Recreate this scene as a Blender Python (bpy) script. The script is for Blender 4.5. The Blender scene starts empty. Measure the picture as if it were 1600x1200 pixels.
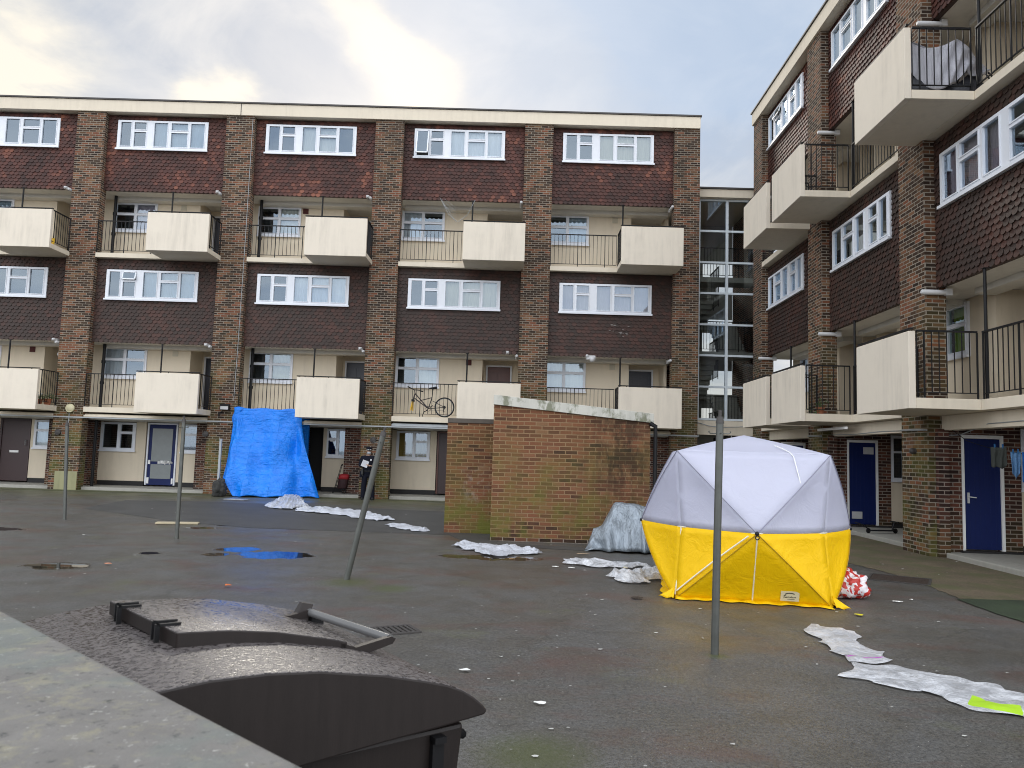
import bpy, bmesh, math, random
from mathutils import Vector, Matrix, noise
random.seed(7)
PI = math.pi
S = bpy.context.scene
COL = S.collection
CAMZ = 1.7

# ------------------------------------------------------------------ camera model (solved from the windows of both blocks)
F, PITCH, ROLL, YAW = 1221.69, .0881, .0307, .0197
cy, sy, cp, sp, cr, sr = math.cos(YAW), math.sin(YAW), math.cos(PITCH), math.sin(PITCH), math.cos(ROLL), math.sin(ROLL)
RM = Matrix(((cr, 0, sr), (0, 1, 0), (-sr, 0, cr))) @ Matrix(((1, 0, 0), (0, cp, sp), (0, -sp, cp))) @ Matrix(((cy, sy, 0), (-sy, cy, 0), (0, 0, 1)))
def ray(px, py): return RM.transposed() @ Vector(((px-800)/F, 1, -(py-600)/F))
def at(px, py, z=0.0):
    w = ray(px, py); t = (z-CAMZ)/w.z
    return Vector((w.x*t, w.y*t, z))

# ------------------------------------------------------------------ node helpers
def new_mat(name):
    m = bpy.data.materials.new(name); m.use_nodes = True
    nt = m.node_tree; b = nt.nodes['Principled BSDF']
    return m, nt, b
def nd(nt, typ, props=None, **inp):
    n = nt.nodes.new(typ)
    for k, v in (props or {}).items(): setattr(n, k, v)
    for k, v in inp.items():
        key = int(k[1:]) if k[0] == 'i' and k[1:].isdigit() else k.replace('_', ' ')
        s = n.inputs[key]
        if hasattr(v, 'is_linked') or isinstance(v, bpy.types.NodeSocket): nt.links.new(v, s)
        else: s.default_value = v
    return n
def math_(nt, op, a, b=0.0, c=None, clamp=False):
    n = nt.nodes.new('ShaderNodeMath'); n.operation = op; n.use_clamp = clamp
    for i, v in enumerate((a, b) if c is None else (a, b, c)):
        if isinstance(v, bpy.types.NodeSocket): nt.links.new(v, n.inputs[i])
        else: n.inputs[i].default_value = v
    return n.outputs[0]
def mixc(nt, fac, a, b, blend='MIX'):
    n = nt.nodes.new('ShaderNodeMix'); n.data_type = 'RGBA'; n.blend_type = blend
    for s, v in ((n.inputs[0], fac), (n.inputs[6], a), (n.inputs[7], b)):
        if isinstance(v, bpy.types.NodeSocket): nt.links.new(v, s)
        else: s.default_value = v if not isinstance(v, tuple) or len(v) == 4 else (*v, 1)
    return n.outputs[2]
def ramp(nt, fac, stops, interp='LINEAR'):
    n = nt.nodes.new('ShaderNodeValToRGB'); n.color_ramp.interpolation = interp
    e = n.color_ramp.elements
    while len(e) < len(stops): e.new(.5)
    for el, (p, c) in zip(e, stops):
        el.position = p; el.color = (c, c, c, 1) if not isinstance(c, tuple) else (*c, 1)
    nt.links.new(fac, n.inputs[0]); return n.outputs[0]
def objco(nt, scale=(1, 1, 1)):
    t = nt.nodes.new('ShaderNodeTexCoord'); m = nd(nt, 'ShaderNodeMapping', None, Vector=t.outputs['Object'], Scale=scale)
    return m.outputs[0]
def noise_(nt, vec, scale, detail=4, rough=.55, dist=0):
    n = nd(nt, 'ShaderNodeTexNoise', None, Vector=vec, Scale=scale, Detail=detail, Roughness=rough, Distortion=dist)
    return n.outputs['Fac']
def bump(nt, b, h, strength=.3, dist=.01):
    n = nd(nt, 'ShaderNodeBump', None, Strength=strength, Distance=dist, Height=h)
    nt.links.new(n.outputs[0], b.inputs['Normal'])
def setc(nt, b, c):
    if isinstance(c, bpy.types.NodeSocket): nt.links.new(c, b.inputs['Base Color'])
    else: b.inputs['Base Color'].default_value = (*c, 1)

def simple(name, c, rough=.6, metal=0, var=.12, scale=6, bmp=0, spec=.5):
    m, nt, b = new_mat(name)
    n = noise_(nt, objco(nt), scale, 5)
    col = mixc(nt, n, tuple(x*(1-var) for x in c), tuple(min(1, x*(1+var)) for x in c))
    setc(nt, b, col); b.inputs['Roughness'].default_value = rough; b.inputs['Metallic'].default_value = metal
    b.inputs['Specular IOR Level'].default_value = spec
    if bmp: bump(nt, b, noise_(nt, objco(nt), scale*8, 4), bmp, .004)
    return m

def brick(name, stops, mortar, moss=0.0, soot=0.0, mossh=1.0, row=.078, wid=.235, stain=False):
    m, nt, b = new_mat(name)
    uv = nd(nt, 'ShaderNodeUVMap').outputs[0]
    t = nd(nt, 'ShaderNodeTexBrick', {'offset': .5}, Vector=uv, Color1=(0, 0, 0, 1), Color2=(1, 1, 1, 1), Mortar=(0, 0, 0, 1), Scale=1.0)
    for k, v in (('Mortar Size', .0105), ('Mortar Smooth', .3), ('Brick Width', wid), ('Row Height', row)): t.inputs[k].default_value = v
    co = objco(nt)
    big = noise_(nt, co, .9, 4, .6)
    rnd = math_(nt, 'ADD', math_(nt, 'MULTIPLY', t.outputs['Color'], .95), math_(nt, 'MULTIPLY', math_(nt, 'SUBTRACT', big, .5), .7), clamp=True)
    rnd = math_(nt, 'ADD', rnd, .02, clamp=True)
    c = ramp(nt, rnd, stops)
    fine = noise_(nt, co, 40, 3)
    c = mixc(nt, .35, c, mixc(nt, fine, (.25, .25, .25), (1, 1, 1)), 'MULTIPLY')
    c = mixc(nt, t.outputs['Fac'], c, mixc(nt, noise_(nt, co, 3, 3), tuple(x*.7 for x in mortar), tuple(min(1,x*1.15) for x in mortar)))
    sep = nd(nt, 'ShaderNodeSeparateXYZ', None, Vector=co)
    z = sep.outputs[2]
    if soot:
        f = ramp(nt, noise_(nt, objco(nt, (1.2, 1.2, .25)), 1.3, 5, .65), [(.5, 0.0), (.68, 1.0)])
        c = mixc(nt, math_(nt, 'MULTIPLY', f, soot), c, (.02, .018, .015))
    if moss:
        zz = nd(nt, 'ShaderNodeMapRange', None, Value=z); zz.inputs['From Min'].default_value = mossh; zz.inputs['From Max'].default_value = .1
        f = math_(nt, 'MULTIPLY', ramp(nt, noise_(nt, co, 1.5, 5, .6), [(.42, 0.0), (.62, 1.0)]), zz.outputs[0])
        c = mixc(nt, math_(nt, 'MULTIPLY', f, moss), c, (.12, .13, .025))
    if stain:
        def rg(v, a, b_):
            n = nd(nt, 'ShaderNodeMapRange', None, Value=v); n.inputs['From Min'].default_value = a; n.inputs['From Max'].default_value = b_; return n.outputs[0]
        xx = math_(nt, 'ABSOLUTE', math_(nt, 'SUBTRACT', sep.outputs[0], 1.0))
        f = math_(nt, 'MULTIPLY', rg(xx, .95, .1), rg(z, .3, 1.6))
        f = math_(nt, 'MULTIPLY', f, ramp(nt, noise_(nt, objco(nt, (1.5, 1, .7)), 3.2, 6, .7), [(.4, .15), (.58, 1.3)]), clamp=True)
        c = mixc(nt, math_(nt, 'MULTIPLY', f, .68), c, (.02, .016, .012))
        ef = math_(nt, 'MULTIPLY', rg(math_(nt, 'ABSOLUTE', math_(nt, 'ADD', sep.outputs[0], 1.95)), .35, .05), math_(nt, 'MULTIPLY', rg(z, .5, .9), rg(z, 1.5, 1.1)))
        c = mixc(nt, math_(nt, 'MULTIPLY', ef, ramp(nt, noise_(nt, co, 7, 5, .7), [(.48, 0.0), (.62, .4)])), c, (.4, .36, .3))
    setc(nt, b, c); b.inputs['Roughness'].default_value = .9; b.inputs['Specular IOR Level'].default_value = .2
    bump(nt, b, math_(nt, 'ADD', math_(nt, 'MULTIPLY', t.outputs['Fac'], -1.0), math_(nt, 'MULTIPLY', fine, .4)), .6, .008)
    return m

def render_mat(name, c, dirt=.5, moss=False):
    m, nt, b = new_mat(name)
    st = noise_(nt, objco(nt, (5, 5, .5)), 1.2, 6, .65)
    bl = noise_(nt, objco(nt), 1.1, 5, .6)
    f = math_(nt, 'MULTIPLY', ramp(nt, st, [(.42, 0.0), (.75, 1.0)]), ramp(nt, bl, [(.38, 0.0), (.62, 1.0)]))
    col = mixc(nt, math_(nt, 'MULTIPLY', f, dirt), c, tuple(x*.5 for x in c))
    col = mixc(nt, math_(nt, 'MULTIPLY', noise_(nt, objco(nt), 6, 6, .75), .28), col, tuple(x*.7 for x in c))
    if moss:
        mo = ramp(nt, noise_(nt, objco(nt, (2, 2, 1)), 1.6, 6, .7), [(.5, 0.0), (.6, 1.0)])
        col = mixc(nt, math_(nt, 'MULTIPLY', mo, .75), col, (.09, .1, .04))
    setc(nt, b, col); b.inputs['Roughness'].default_value = .8
    bump(nt, b, noise_(nt, objco(nt), 60, 3), .15, .004)
    return m

def tile_mat(name, dark, red, hi, amount):
    m, nt, b = new_mat(name)
    a = nd(nt, 'ShaderNodeAttribute', {'attribute_name': 'tint'}).outputs['Fac']
    p = noise_(nt, objco(nt, (1, 1, .8)), .55, 4, .6)
    f = math_(nt, 'ADD', math_(nt, 'MULTIPLY', math_(nt, 'SUBTRACT', a, .5), .6), ramp(nt, p, [(.42, amount-.25), (.62, amount+.25)]), clamp=True)
    c = ramp(nt, f, [(0.0, dark), (.45, tuple((x+y)/2 for x, y in zip(dark, red))), (.75, red), (1.0, hi)])
    c = mixc(nt, .4, c, mixc(nt, noise_(nt, objco(nt), 14, 4, .7), (.3, .3, .3), (1, 1, 1)), 'MULTIPLY')
    setc(nt, b, c); b.inputs['Roughness'].default_value = .6; b.inputs['Specular IOR Level'].default_value = .35
    bump(nt, b, noise_(nt, objco(nt), 70, 3), .2, .004)
    return m

def glass_mat(name, tint=(.9, .95, .95), rough=.02, k=1.5):
    m, nt, b = new_mat(name)
    g = nd(nt, 'ShaderNodeBsdfGlossy', None, Color=(.72, .86, 1, 1), Roughness=rough)
    t = nd(nt, 'ShaderNodeBsdfTransparent', None, Color=(*tint, 1))
    fr = nd(nt, 'ShaderNodeFresnel', None, IOR=1.5).outputs[0]
    fac = math_(nt, 'ADD', math_(nt, 'MULTIPLY', fr, k), .06, clamp=True)
    mx = nd(nt, 'ShaderNodeMixShader', None, i0=fac, i1=t.outputs[0], i2=g.outputs[0])
    nt.links.new(mx.outputs[0], nt.nodes['Material Output'].inputs[0]); return m

def plastic_mat(name, c, alpha):
    m, nt, b = new_mat(name)
    setc(nt, b, mixc(nt, noise_(nt, objco(nt), 7, 5, .7), tuple(x*.72 for x in c), c)); b.inputs['Roughness'].default_value = .3
    t = nd(nt, 'ShaderNodeBsdfTransparent', None, Color=(.95, .95, .97, 1))
    f = ramp(nt, noise_(nt, objco(nt), 3.4, 6, .75, .8), [(.39, 0.0 if alpha < .5 else alpha), (.42, alpha), (.6, .98)])
    mx = nd(nt, 'ShaderNodeMixShader', None, i0=f, i1=t.outputs[0], i2=b.outputs[0])
    nt.links.new(mx.outputs[0], nt.nodes['Material Output'].inputs[0])
    bump(nt, b, noise_(nt, objco(nt), 16, 6, .68, 1.4), .9, .03)
    return m

def cloth_mat(name, c, rough=.5, wrinkle=.4, scale=3, var=.15, sheen=0, trans=0, wd=.03, spec=.5, st=(1, 1, 1)):
    m, nt, b = new_mat(name)
    co = objco(nt)
    n = noise_(nt, co, scale, 5, .6, .8)
    setc(nt, b, mixc(nt, n, tuple(x*(1-var) for x in c), tuple(min(1, x*(1+var)) for x in c)))
    b.inputs['Roughness'].default_value = rough; b.inputs['Specular IOR Level'].default_value = spec
    bump(nt, b, noise_(nt, objco(nt, st), scale*1.6, 6, .62, 1.2 if st == (1, 1, 1) else .5), wrinkle, wd)
    if trans:
        tr = nd(nt, 'ShaderNodeBsdfTranslucent', None, Color=(*c, 1))
        mx = nd(nt, 'ShaderNodeMixShader', None, i0=trans, i1=b.outputs[0], i2=tr.outputs[0])
        nt.links.new(mx.outputs[0], nt.nodes['Material Output'].inputs[0])
    return m

STOCK = [(.0, (.03, .02, .015)), (.3, (.055, .033, .022)), (.5, (.095, .055, .033)), (.66, (.14, .075, .04)), (.82, (.2, .07, .038)), (1.0, (.22, .13, .07))]
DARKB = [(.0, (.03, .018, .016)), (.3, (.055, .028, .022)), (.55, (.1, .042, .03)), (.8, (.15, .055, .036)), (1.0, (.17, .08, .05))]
SHEDB = [(.0, (.06, .034, .024)), (.1, (.12, .058, .033)), (.5, (.18, .078, .042)), (.8, (.22, .092, .048)), (1.0, (.22, .12, .065))]
M = dict(
    brick=brick('stock brick', STOCK, (.29, .25, .2), moss=.55, mossh=6.0, soot=.35),
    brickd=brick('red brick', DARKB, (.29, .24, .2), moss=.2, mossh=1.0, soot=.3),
    brickshed=brick('weathered shed brick', SHEDB, (.27, .17, .095), moss=.9, mossh=2.4, soot=.0, row=.0775, stain=True),
    cream=render_mat('cream render', (.7, .61, .47), .3),
    panel=render_mat('pale cream panel', (.75, .675, .56), .45),
    fascia=render_mat('fascia paint', (.72, .64, .51), .3),
    battens=simple('dark backing', (.05, .03, .025), .8),
    soffit=render_mat('soffit paint', (.6, .58, .53), .3),
    tile_up=tile_mat('red clay tile', (.038, .016, .012), (.105, .035, .024), (.25, .09, .052), .48),
    tile_lo=tile_mat('brown clay tile', (.042, .026, .02), (.1, .04, .028), (.22, .09, .05), .08),
    upvc=simple('white window plastic', (.72, .745, .79), .4, var=.05),
    glass=glass_mat('window glass', k=2.6),
    glass2=glass_mat('stair glass', (.82, .86, .86), .01, 1.8),
    curtain=simple('net curtain', (.62, .6, .56), .9, var=.06),
    curtaing=simple('green curtain', (.2, .3, .03), .9),
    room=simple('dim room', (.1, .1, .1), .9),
    black=simple('black paint metal', (.01, .01, .011), .5, spec=.25),
    grey=simple('grey metal', (.35, .37, .38), .45, .3),
    lead=simple('dark roof edge', (.05, .045, .042), .6),
    concrete=render_mat('bare concrete', (.34, .33, .29), .6),
    concmoss=render_mat('mossy concrete', (.55, .54, .48), .7, True),
    door_brown=simple('dark brown door', (.035, .014, .014), .4),
    door_red=simple('brown varnished door', (.1, .03, .018), .4),
    door_blue=simple('blue door paint', (.003, .012, .085), .5, spec=.3, var=.25, scale=1.4),
    door_navy=simple('navy door paint', (.008, .01, .022), .35),
    dglass=simple('frosted wired glass', (.2, .22, .22), .25),
    vent=simple('dark red airbrick', (.08, .015, .012), .7),
    ventc=simple('cream airbrick', (.5, .46, .36), .7),
    lamp=simple('white lamp plastic', (.5, .5, .5), .35),
    plinth=simple('black plinth', (.015, .014, .014), .7),
    steel=simple('galvanised pole', (.12, .125, .115), .45, .6, var=.3, scale=9),
    white=simple('white paint', (.8, .8, .78), .5, var=.05),
    steelw=simple('pale steel frame', (.62, .68, .72), .4),
    skin=simple('skin', (.45, .28, .2), .5),
    navy=cloth_mat('navy uniform cloth', (.006, .007, .014), .85, .3, 8, .3, spec=.2),
    boot=simple('black leather', (.012, .012, .012), .35),
    red=cloth_mat('red cloth', (.3, .01, .015), .7, .3, 8),
    yellow=simple('yellow plastic', (.75, .45, .03), .4),
    leaf=simple('leaf green', (.05, .1, .03), .6, var=.4, scale=30),
    terra=simple('terracotta', (.26, .09, .04), .8),
)

# ------------------------------------------------------------------ mesh helpers
class MB:
    def __init__(s): s.v = []; s.f = []; s.t = []; s.m = []; s.smooth = []
    def add(s, vs, fs, tint=.5, mi=0, smooth=False):
        o = len(s.v); s.v += [tuple(v) for v in vs]
        for f in fs: s.f.append([i+o for i in f]); s.t.append(tint); s.m.append(mi); s.smooth.append(smooth)
        return s
    def box(s, x0, x1, y0, y1, z0, z1, mi=0):
        if x0 > x1: x0, x1 = x1, x0
        if y0 > y1: y0, y1 = y1, y0
        if z0 > z1: z0, z1 = z1, z0
        return s.add([(x0, y0, z0), (x1, y0, z0), (x1, y1, z0), (x0, y1, z0), (x0, y0, z1), (x1, y0, z1), (x1, y1, z1), (x0, y1, z1)],
              [(0, 3, 2, 1), (4, 5, 6, 7), (0, 1, 5, 4), (1, 2, 6, 5), (2, 3, 7, 6), (3, 0, 4, 7)], mi=mi)
    def tube(s, pts, r, n=8, cap=True, mi=0):
        pts = [Vector(p) for p in pts]; rr = r if isinstance(r, (list, tuple)) else [r]*len(pts)
        vs = []; up = None
        for i, p in enumerate(pts):
            d = ((pts[min(i+1, len(pts)-1)]-p).normalized() + (p-pts[max(i-1, 0)]).normalized())
            if d.length < 1e-6: d = Vector((0, 0, 1))
            d.normalize()
            if up is None: up = d.orthogonal().normalized()
            else:
                up = (up-d*up.dot(d)); up = up.normalized() if up.length > 1e-5 else d.orthogonal().normalized()
            w = d.cross(up)
            for k in range(n):
                a = 2*PI*k/n; vs.append(p+(up*math.cos(a)+w*math.sin(a))*rr[i])
        fs = []
        for i in range(len(pts)-1):
            for k in range(n): fs.append((i*n+k, i*n+(k+1) % n, (i+1)*n+(k+1) % n, (i+1)*n+k))
        s.add(vs, fs, mi=mi, smooth=n > 4)
        if cap:
            s.add([vs[k] for k in range(n)], [tuple(range(n-1, -1, -1))], mi=mi)
            s.add([vs[-n+k] for k in range(n)], [tuple(range(n))], mi=mi)
        return s
    def ring(s, c, ax, R, r, n=28, m=6, mi=0):
        c = Vector(c); ax = Vector(ax).normalized(); u = ax.orthogonal().normalized(); w = ax.cross(u); vs = []
        for i in range(n):
            a = 2*PI*i/n; e = u*math.cos(a)+w*math.sin(a)
            for j in range(m):
                b = 2*PI*j/m; vs.append(c+e*(R+r*math.cos(b))+ax*r*math.sin(b))
        return s.add(vs, [(i*m+j, i*m+(j+1) % m, ((i+1) % n)*m+(j+1) % m, ((i+1) % n)*m+j) for i in range(n) for j in range(m)], mi=mi, smooth=True)
    def ball(s, c, r, n=12, m=8, mi=0, sc=(1, 1, 1)):
        vs = [];
        for j in range(m+1):
            p = PI*j/m
            for i in range(n): vs.append((c[0]+r*sc[0]*math.sin(p)*math.cos(2*PI*i/n), c[1]+r*sc[1]*math.sin(p)*math.sin(2*PI*i/n), c[2]+r*sc[2]*math.cos(p)))
        return s.add(vs, [(j*n+i, (j+1)*n+i, (j+1)*n+(i+1) % n, j*n+(i+1) % n) for j in range(m) for i in range(n)], mi=mi, smooth=True)
    def grid(s, P, mi=0, smooth=True, close=False):
        nr = len(P); nc = len(P[0]); vs = [p for r in P for p in r]
        return s.add(vs, [(i*nc+j, i*nc+j+1, (i+1)*nc+j+1, (i+1)*nc+j) for i in range(nr-1) for j in range(nc-1)], mi=mi, smooth=smooth)
    def build(s, name, mats, parent=None, loc=None, bevel=0, solid=0, fix=False):
        me = bpy.data.meshes.new(name); me.from_pydata(s.v, [], s.f)
        if not isinstance(mats, (list, tuple)): mats = [mats]
        for m in mats: me.materials.append(m)
        at_ = me.attributes.new('tint', 'FLOAT', 'FACE')
        at_.data.foreach_set('value', s.t)
        me.polygons.foreach_set('material_index', s.m)
        me.polygons.foreach_set('use_smooth', s.smooth)
        if fix:
            bm = bmesh.new(); bm.from_mesh(me); bmesh.ops.remove_doubles(bm, verts=bm.verts, dist=1e-4)
            bmesh.ops.recalc_face_normals(bm, faces=bm.faces); bm.to_mesh(me); bm.free()
        uv = me.uv_layers.new(name='UVMap')
        for p in me.polygons:
            n = p.normal; ax = max(range(3), key=lambda k: abs(n[k]))
            for li in p.loop_indices:
                c = me.vertices[me.loops[li].vertex_index].co
                uv.data[li].uv = (c[1], c[2]) if ax == 0 else (c[0], c[2]) if ax == 1 else (c[0], c[1])
        o = bpy.data.objects.new(name, me); COL.objects.link(o)
        if loc: o.location = loc
        if parent: o.parent = parent
        if bevel:
            b = o.modifiers.new('bevel', 'BEVEL'); b.width = bevel; b.segments = 2; b.limit_method = 'ANGLE'
        if solid:
            b = o.modifiers.new('solid', 'SOLIDIFY'); b.thickness = solid; b.offset = 0
        return o
def empty(name, loc=(0, 0, 0), rz=0):
    o = bpy.data.objects.new(name, None); COL.objects.link(o); o.location = loc; o.rotation_euler = (0, 0, rz); o.empty_display_size = .2
    return o
def tag(o, label=None, cat=None, group=None, kind=None):
    for k, v in (('label', label), ('category', cat), ('group', group), ('kind', kind)):
        if v: o[k] = v
    return o

# ------------------------------------------------------------------ facade parts (local axes: x along, y into the building, z up)
def tile_panel(root, x0, x1, z0, z1, holes, mat):
    mb = MB(); w, g = .165, .118
    rows = int((z1-z0)/g)+1
    for r in range(rows):
        z = z0+r*g
        off = (r % 2)*.5*w
        n = int((x1-x0)/w)+2
        for i in range(n):
            cx = x0+off+i*w-w*.0
            l, rr = max(cx-w/2+.003, x0), min(cx+w/2-.003, x1)
            if rr-l < .02: continue
            top = min(z+g*1.55, z1)
            if top-z < .04: continue
            if any(hx0+.055 < cx < hx1-.055 and hz0-.0 < z+g*.5 < hz1-.02 for hx0, hx1, hz0, hz1 in holes): continue
            jz = random.uniform(-.005, .005); jd = random.uniform(-.006, .004)
            def P(x, zz): return (min(max(x, l), rr), -.052+jd+.036*(zz-z)/(g*1.55), zz)
            s = z+jz
            out = [P(l, top), P(l, s+g*.42), P(cx-w*.3, s+g*.14), P(cx, s), P(cx+w*.3, s+g*.14), P(rr, s+g*.42), P(rr, top)]
            ed = [(p[0], p[1]+.026, p[2]) for p in out[1:6]]
            t = random.random()
            mb.add(out+ed, [(0, 1, 2, 3, 4, 5, 6)]+[(1+k, 7+k, 8+k, 2+k) for k in range(4)], tint=t)
    return mb.build('tile_cladding', mat, root)

UPPER = [(.03, .158, 0), (.18, .325, 1), (.40, .56, 0), (.59, .785, 1), (.805, .97, 0)]
LOWER = [(.04, .48, 1), (.52, .96, 1)]
GND = [(.06, .5, 0), (.56, .93, 1)]
CURT = [simple('net curtain', (.62, .6, .56), .9, var=.06), simple('white curtain', (.7, .7, .72), .9, var=.05), simple('cream curtain', (.5, .46, .36), .9, var=.08), simple('lilac curtain', (.4, .34, .4), .9, var=.06), simple('blue grey curtain', (.34, .4, .46), .9, var=.06)]
CRND = random.Random(12)
def window(root, x0, x1, z0, z1, y, spec, mirror=False, cur=(1, .4), curm=None, open_pane=None, split=.64, name='window'):
    W, H = x1-x0, z1-z0
    sp_ = [(1-b, 1-a, s_) for a, b, s_ in reversed(spec)] if mirror else spec
    fr = MB(); X = lambda t: x0+W*t
    zb, zt = z0+H*.1, z1-H*.05
    e = 0
    for a, b, s_ in sp_:
        fr.box(X(e), X(a), y-.05, y+.03, zb, zt); e = b
    fr.box(X(e), x1, y-.05, y+.03, zb, zt)
    fr.box(x0, x1, y-.05, y+.03, z0, zb); fr.box(x0, x1, y-.05, y+.03, zt, z1)
    fr.box(x0-.03, x1+.03, y-.10, y-.052, z0-.012, z0+.045)
    gl = MB()
    for k, (a, b, s_) in enumerate(sp_):
        lights = [(zb, zt)]
        if s_:
            zm = zb+(zt-zb)*split; lights = [(zb, zm-.025), (zm+.025, zt)]
            fr.box(X(a), X(b), y-.05, y+.03, zm-.025, zm+.025)
        for q, (c, d) in enumerate(lights):
            t = .022; l, r = X(a), X(b)
            if open_pane == (k, q):
                tilt = .28
                hb = lambda zz: y-.065-(d-zz)*tilt
                for (ax, bx, cz, dz) in ((l-.01, l+.03, c, d), (r-.03, r+.01, c, d), (l-.01, r+.01, c, c+.04), (l-.01, r+.01, d-.04, d)):
                    fr.add([(ax, hb(cz), cz), (bx, hb(cz), cz), (bx, hb(dz), dz), (ax, hb(dz), dz), (ax, hb(cz)+.03, cz), (bx, hb(cz)+.03, cz), (bx, hb(dz)+.03, dz), (ax, hb(dz)+.03, dz)],
                           [(0, 1, 2, 3), (5, 4, 7, 6), (0, 4, 5, 1), (3, 2, 6, 7), (0, 3, 7, 4), (1, 5, 6, 2)])
                gl.add([(l, hb(c)+.01, c), (r, hb(c)+.01, c), (r, hb(d)+.01, d), (l, hb(d)+.01, d)], [(0, 1, 2, 3)])
                continue
            for (ax, bx, cz, dz) in ((l, l+t, c, d), (r-t, r, c, d), (l+t, r-t, c, c+t), (l+t, r-t, d-t, d)):
                fr.box(ax, bx, y-.068, y-.0, cz, dz)
            gl.add([(l+t, y-.02, c+t), (r-t, y-.02, c+t), (r-t, y-.02, d-t), (l+t, y-.02, d-t)], [(0, 1, 2, 3)])
    f = fr.build(name, M['upvc'], root)
    gl.build('glass', M['glass'], f)
    # curtains
    c0, c1 = cur
    if mirror: pass
    if c0 < c1:
        mb = MB(); n = int((c1-c0)*W/.035)+2; P = [[], []]
        ph = random.random()*6
        for i in range(n):
            x = x0+W*(c0+(c1-c0)*i/(n-1)); dd = .016*math.sin(i*1.35+ph)+.008*math.sin(i*.5)
            P[0].append((x, y+.1+dd, zb-.02)); P[1].append((x, y+.1+dd*.7, zt+.02))
        if CRND.random() < .3:
            k = n//2; P = [[(x, y_, z_+(.0 if i != k else 0)) for i, (x, y_, z_) in enumerate(P[0])], P[1]]
        mb.grid(P, smooth=False); mb.build('curtain', curm or CRND.choice(CURT), f)
    # dim room behind, with a little depth
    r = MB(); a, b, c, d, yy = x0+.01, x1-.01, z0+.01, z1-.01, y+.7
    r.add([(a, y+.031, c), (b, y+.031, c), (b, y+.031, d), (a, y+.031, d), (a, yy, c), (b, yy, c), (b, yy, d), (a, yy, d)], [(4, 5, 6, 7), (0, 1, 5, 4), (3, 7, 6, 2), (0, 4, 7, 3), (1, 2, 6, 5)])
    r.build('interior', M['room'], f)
    return f

def rail_mesh(mb, p0, p1, z0, z1, sp=.135, mid=False):
    p0, p1 = Vector(p0), Vector(p1); L = (p1-p0).length; n = max(1, int(L/sp))
    d = (p1-p0)/L
    def bar(a, b, zz, hh, ww):
        nrm = Vector((-d.y, d.x))*ww/2
        q = [a-nrm, b-nrm, b+nrm, a+nrm]
        mb.add([(v.x, v.y, zz) for v in q]+[(v.x, v.y, zz+hh) for v in q], [(0, 3, 2, 1), (4, 5, 6, 7), (0, 1, 5, 4), (1, 2, 6, 5), (2, 3, 7, 6), (3, 0, 4, 7)])
    bar(p0, p1, z1-.02, .03, .045); bar(p0, p1, z0+.09, .015, .03)
    for i in range(n+1):
        q = p0+d*(L*i/n)
        r = .007 if i % 7 else .012
        mb.box(q.x-r, q.x+r, q.y-r, q.y+r, z0+(.1 if i % 7 else -.0), z1-.02)

def wall_open(mb, x0, x1, y0, y1, z0, z1, hole):
    a, b, c, d = hole
    if a > x0: mb.box(x0, a, y0, y1, z0, z1)
    if b < x1: mb.box(b, x1, y0, y1, z0, z1)
    if c > z0: mb.box(max(a, x0), min(b, x1), y0, y1, z0, c)
    if d < z1: mb.box(max(a, x0), min(b, x1), y0, y1, d, z1)

def door(root, x0, x1, z0, z1, y, mat, style='panel', frame=None):
    mb = MB(); mb.box(x0, x1, y-.02, y+.03, z0, z1)
    W, H = x1-x0, z1-z0
    if style == 'panel':
        for (a, b, c, d) in ((.12, .45, .08, .42), (.55, .88, .08, .42), (.12, .45, .5, .9), (.55, .88, .5, .9)):
            mb.box(x0+W*a, x0+W*b, y-.032, y-.0205, z0+H*c, z0+H*d)
    elif style == 'plank':
        for i in range(1, 8): mb.box(x0+W*i/8-.004, x0+W*i/8+.004, y-.026, y-.0205, z0+.02, z1-.02)
    dr = mb.build('door', mat, root, bevel=.004)
    f = MB(); t = .06
    f.box(x0-t, x0-.004, y-.05, y+.05, z0, z1+t); f.box(x1+.004, x1+t, y-.05, y+.05, z0, z1+t); f.box(x0-.004, x1+.004, y-.05, y+.05, z1+.004, z1+t)
    f.build('door_frame', frame or M['upvc'], dr)
    return dr

L1, L3 = 2.84, 8.23           # deck tops
TB1, TT1, TB3, TT3 = 5.13, 8.06, 10.54, 13.3
WZ1, WZ3 = (6.61, 7.68), (12.02, 13.10)

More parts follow.
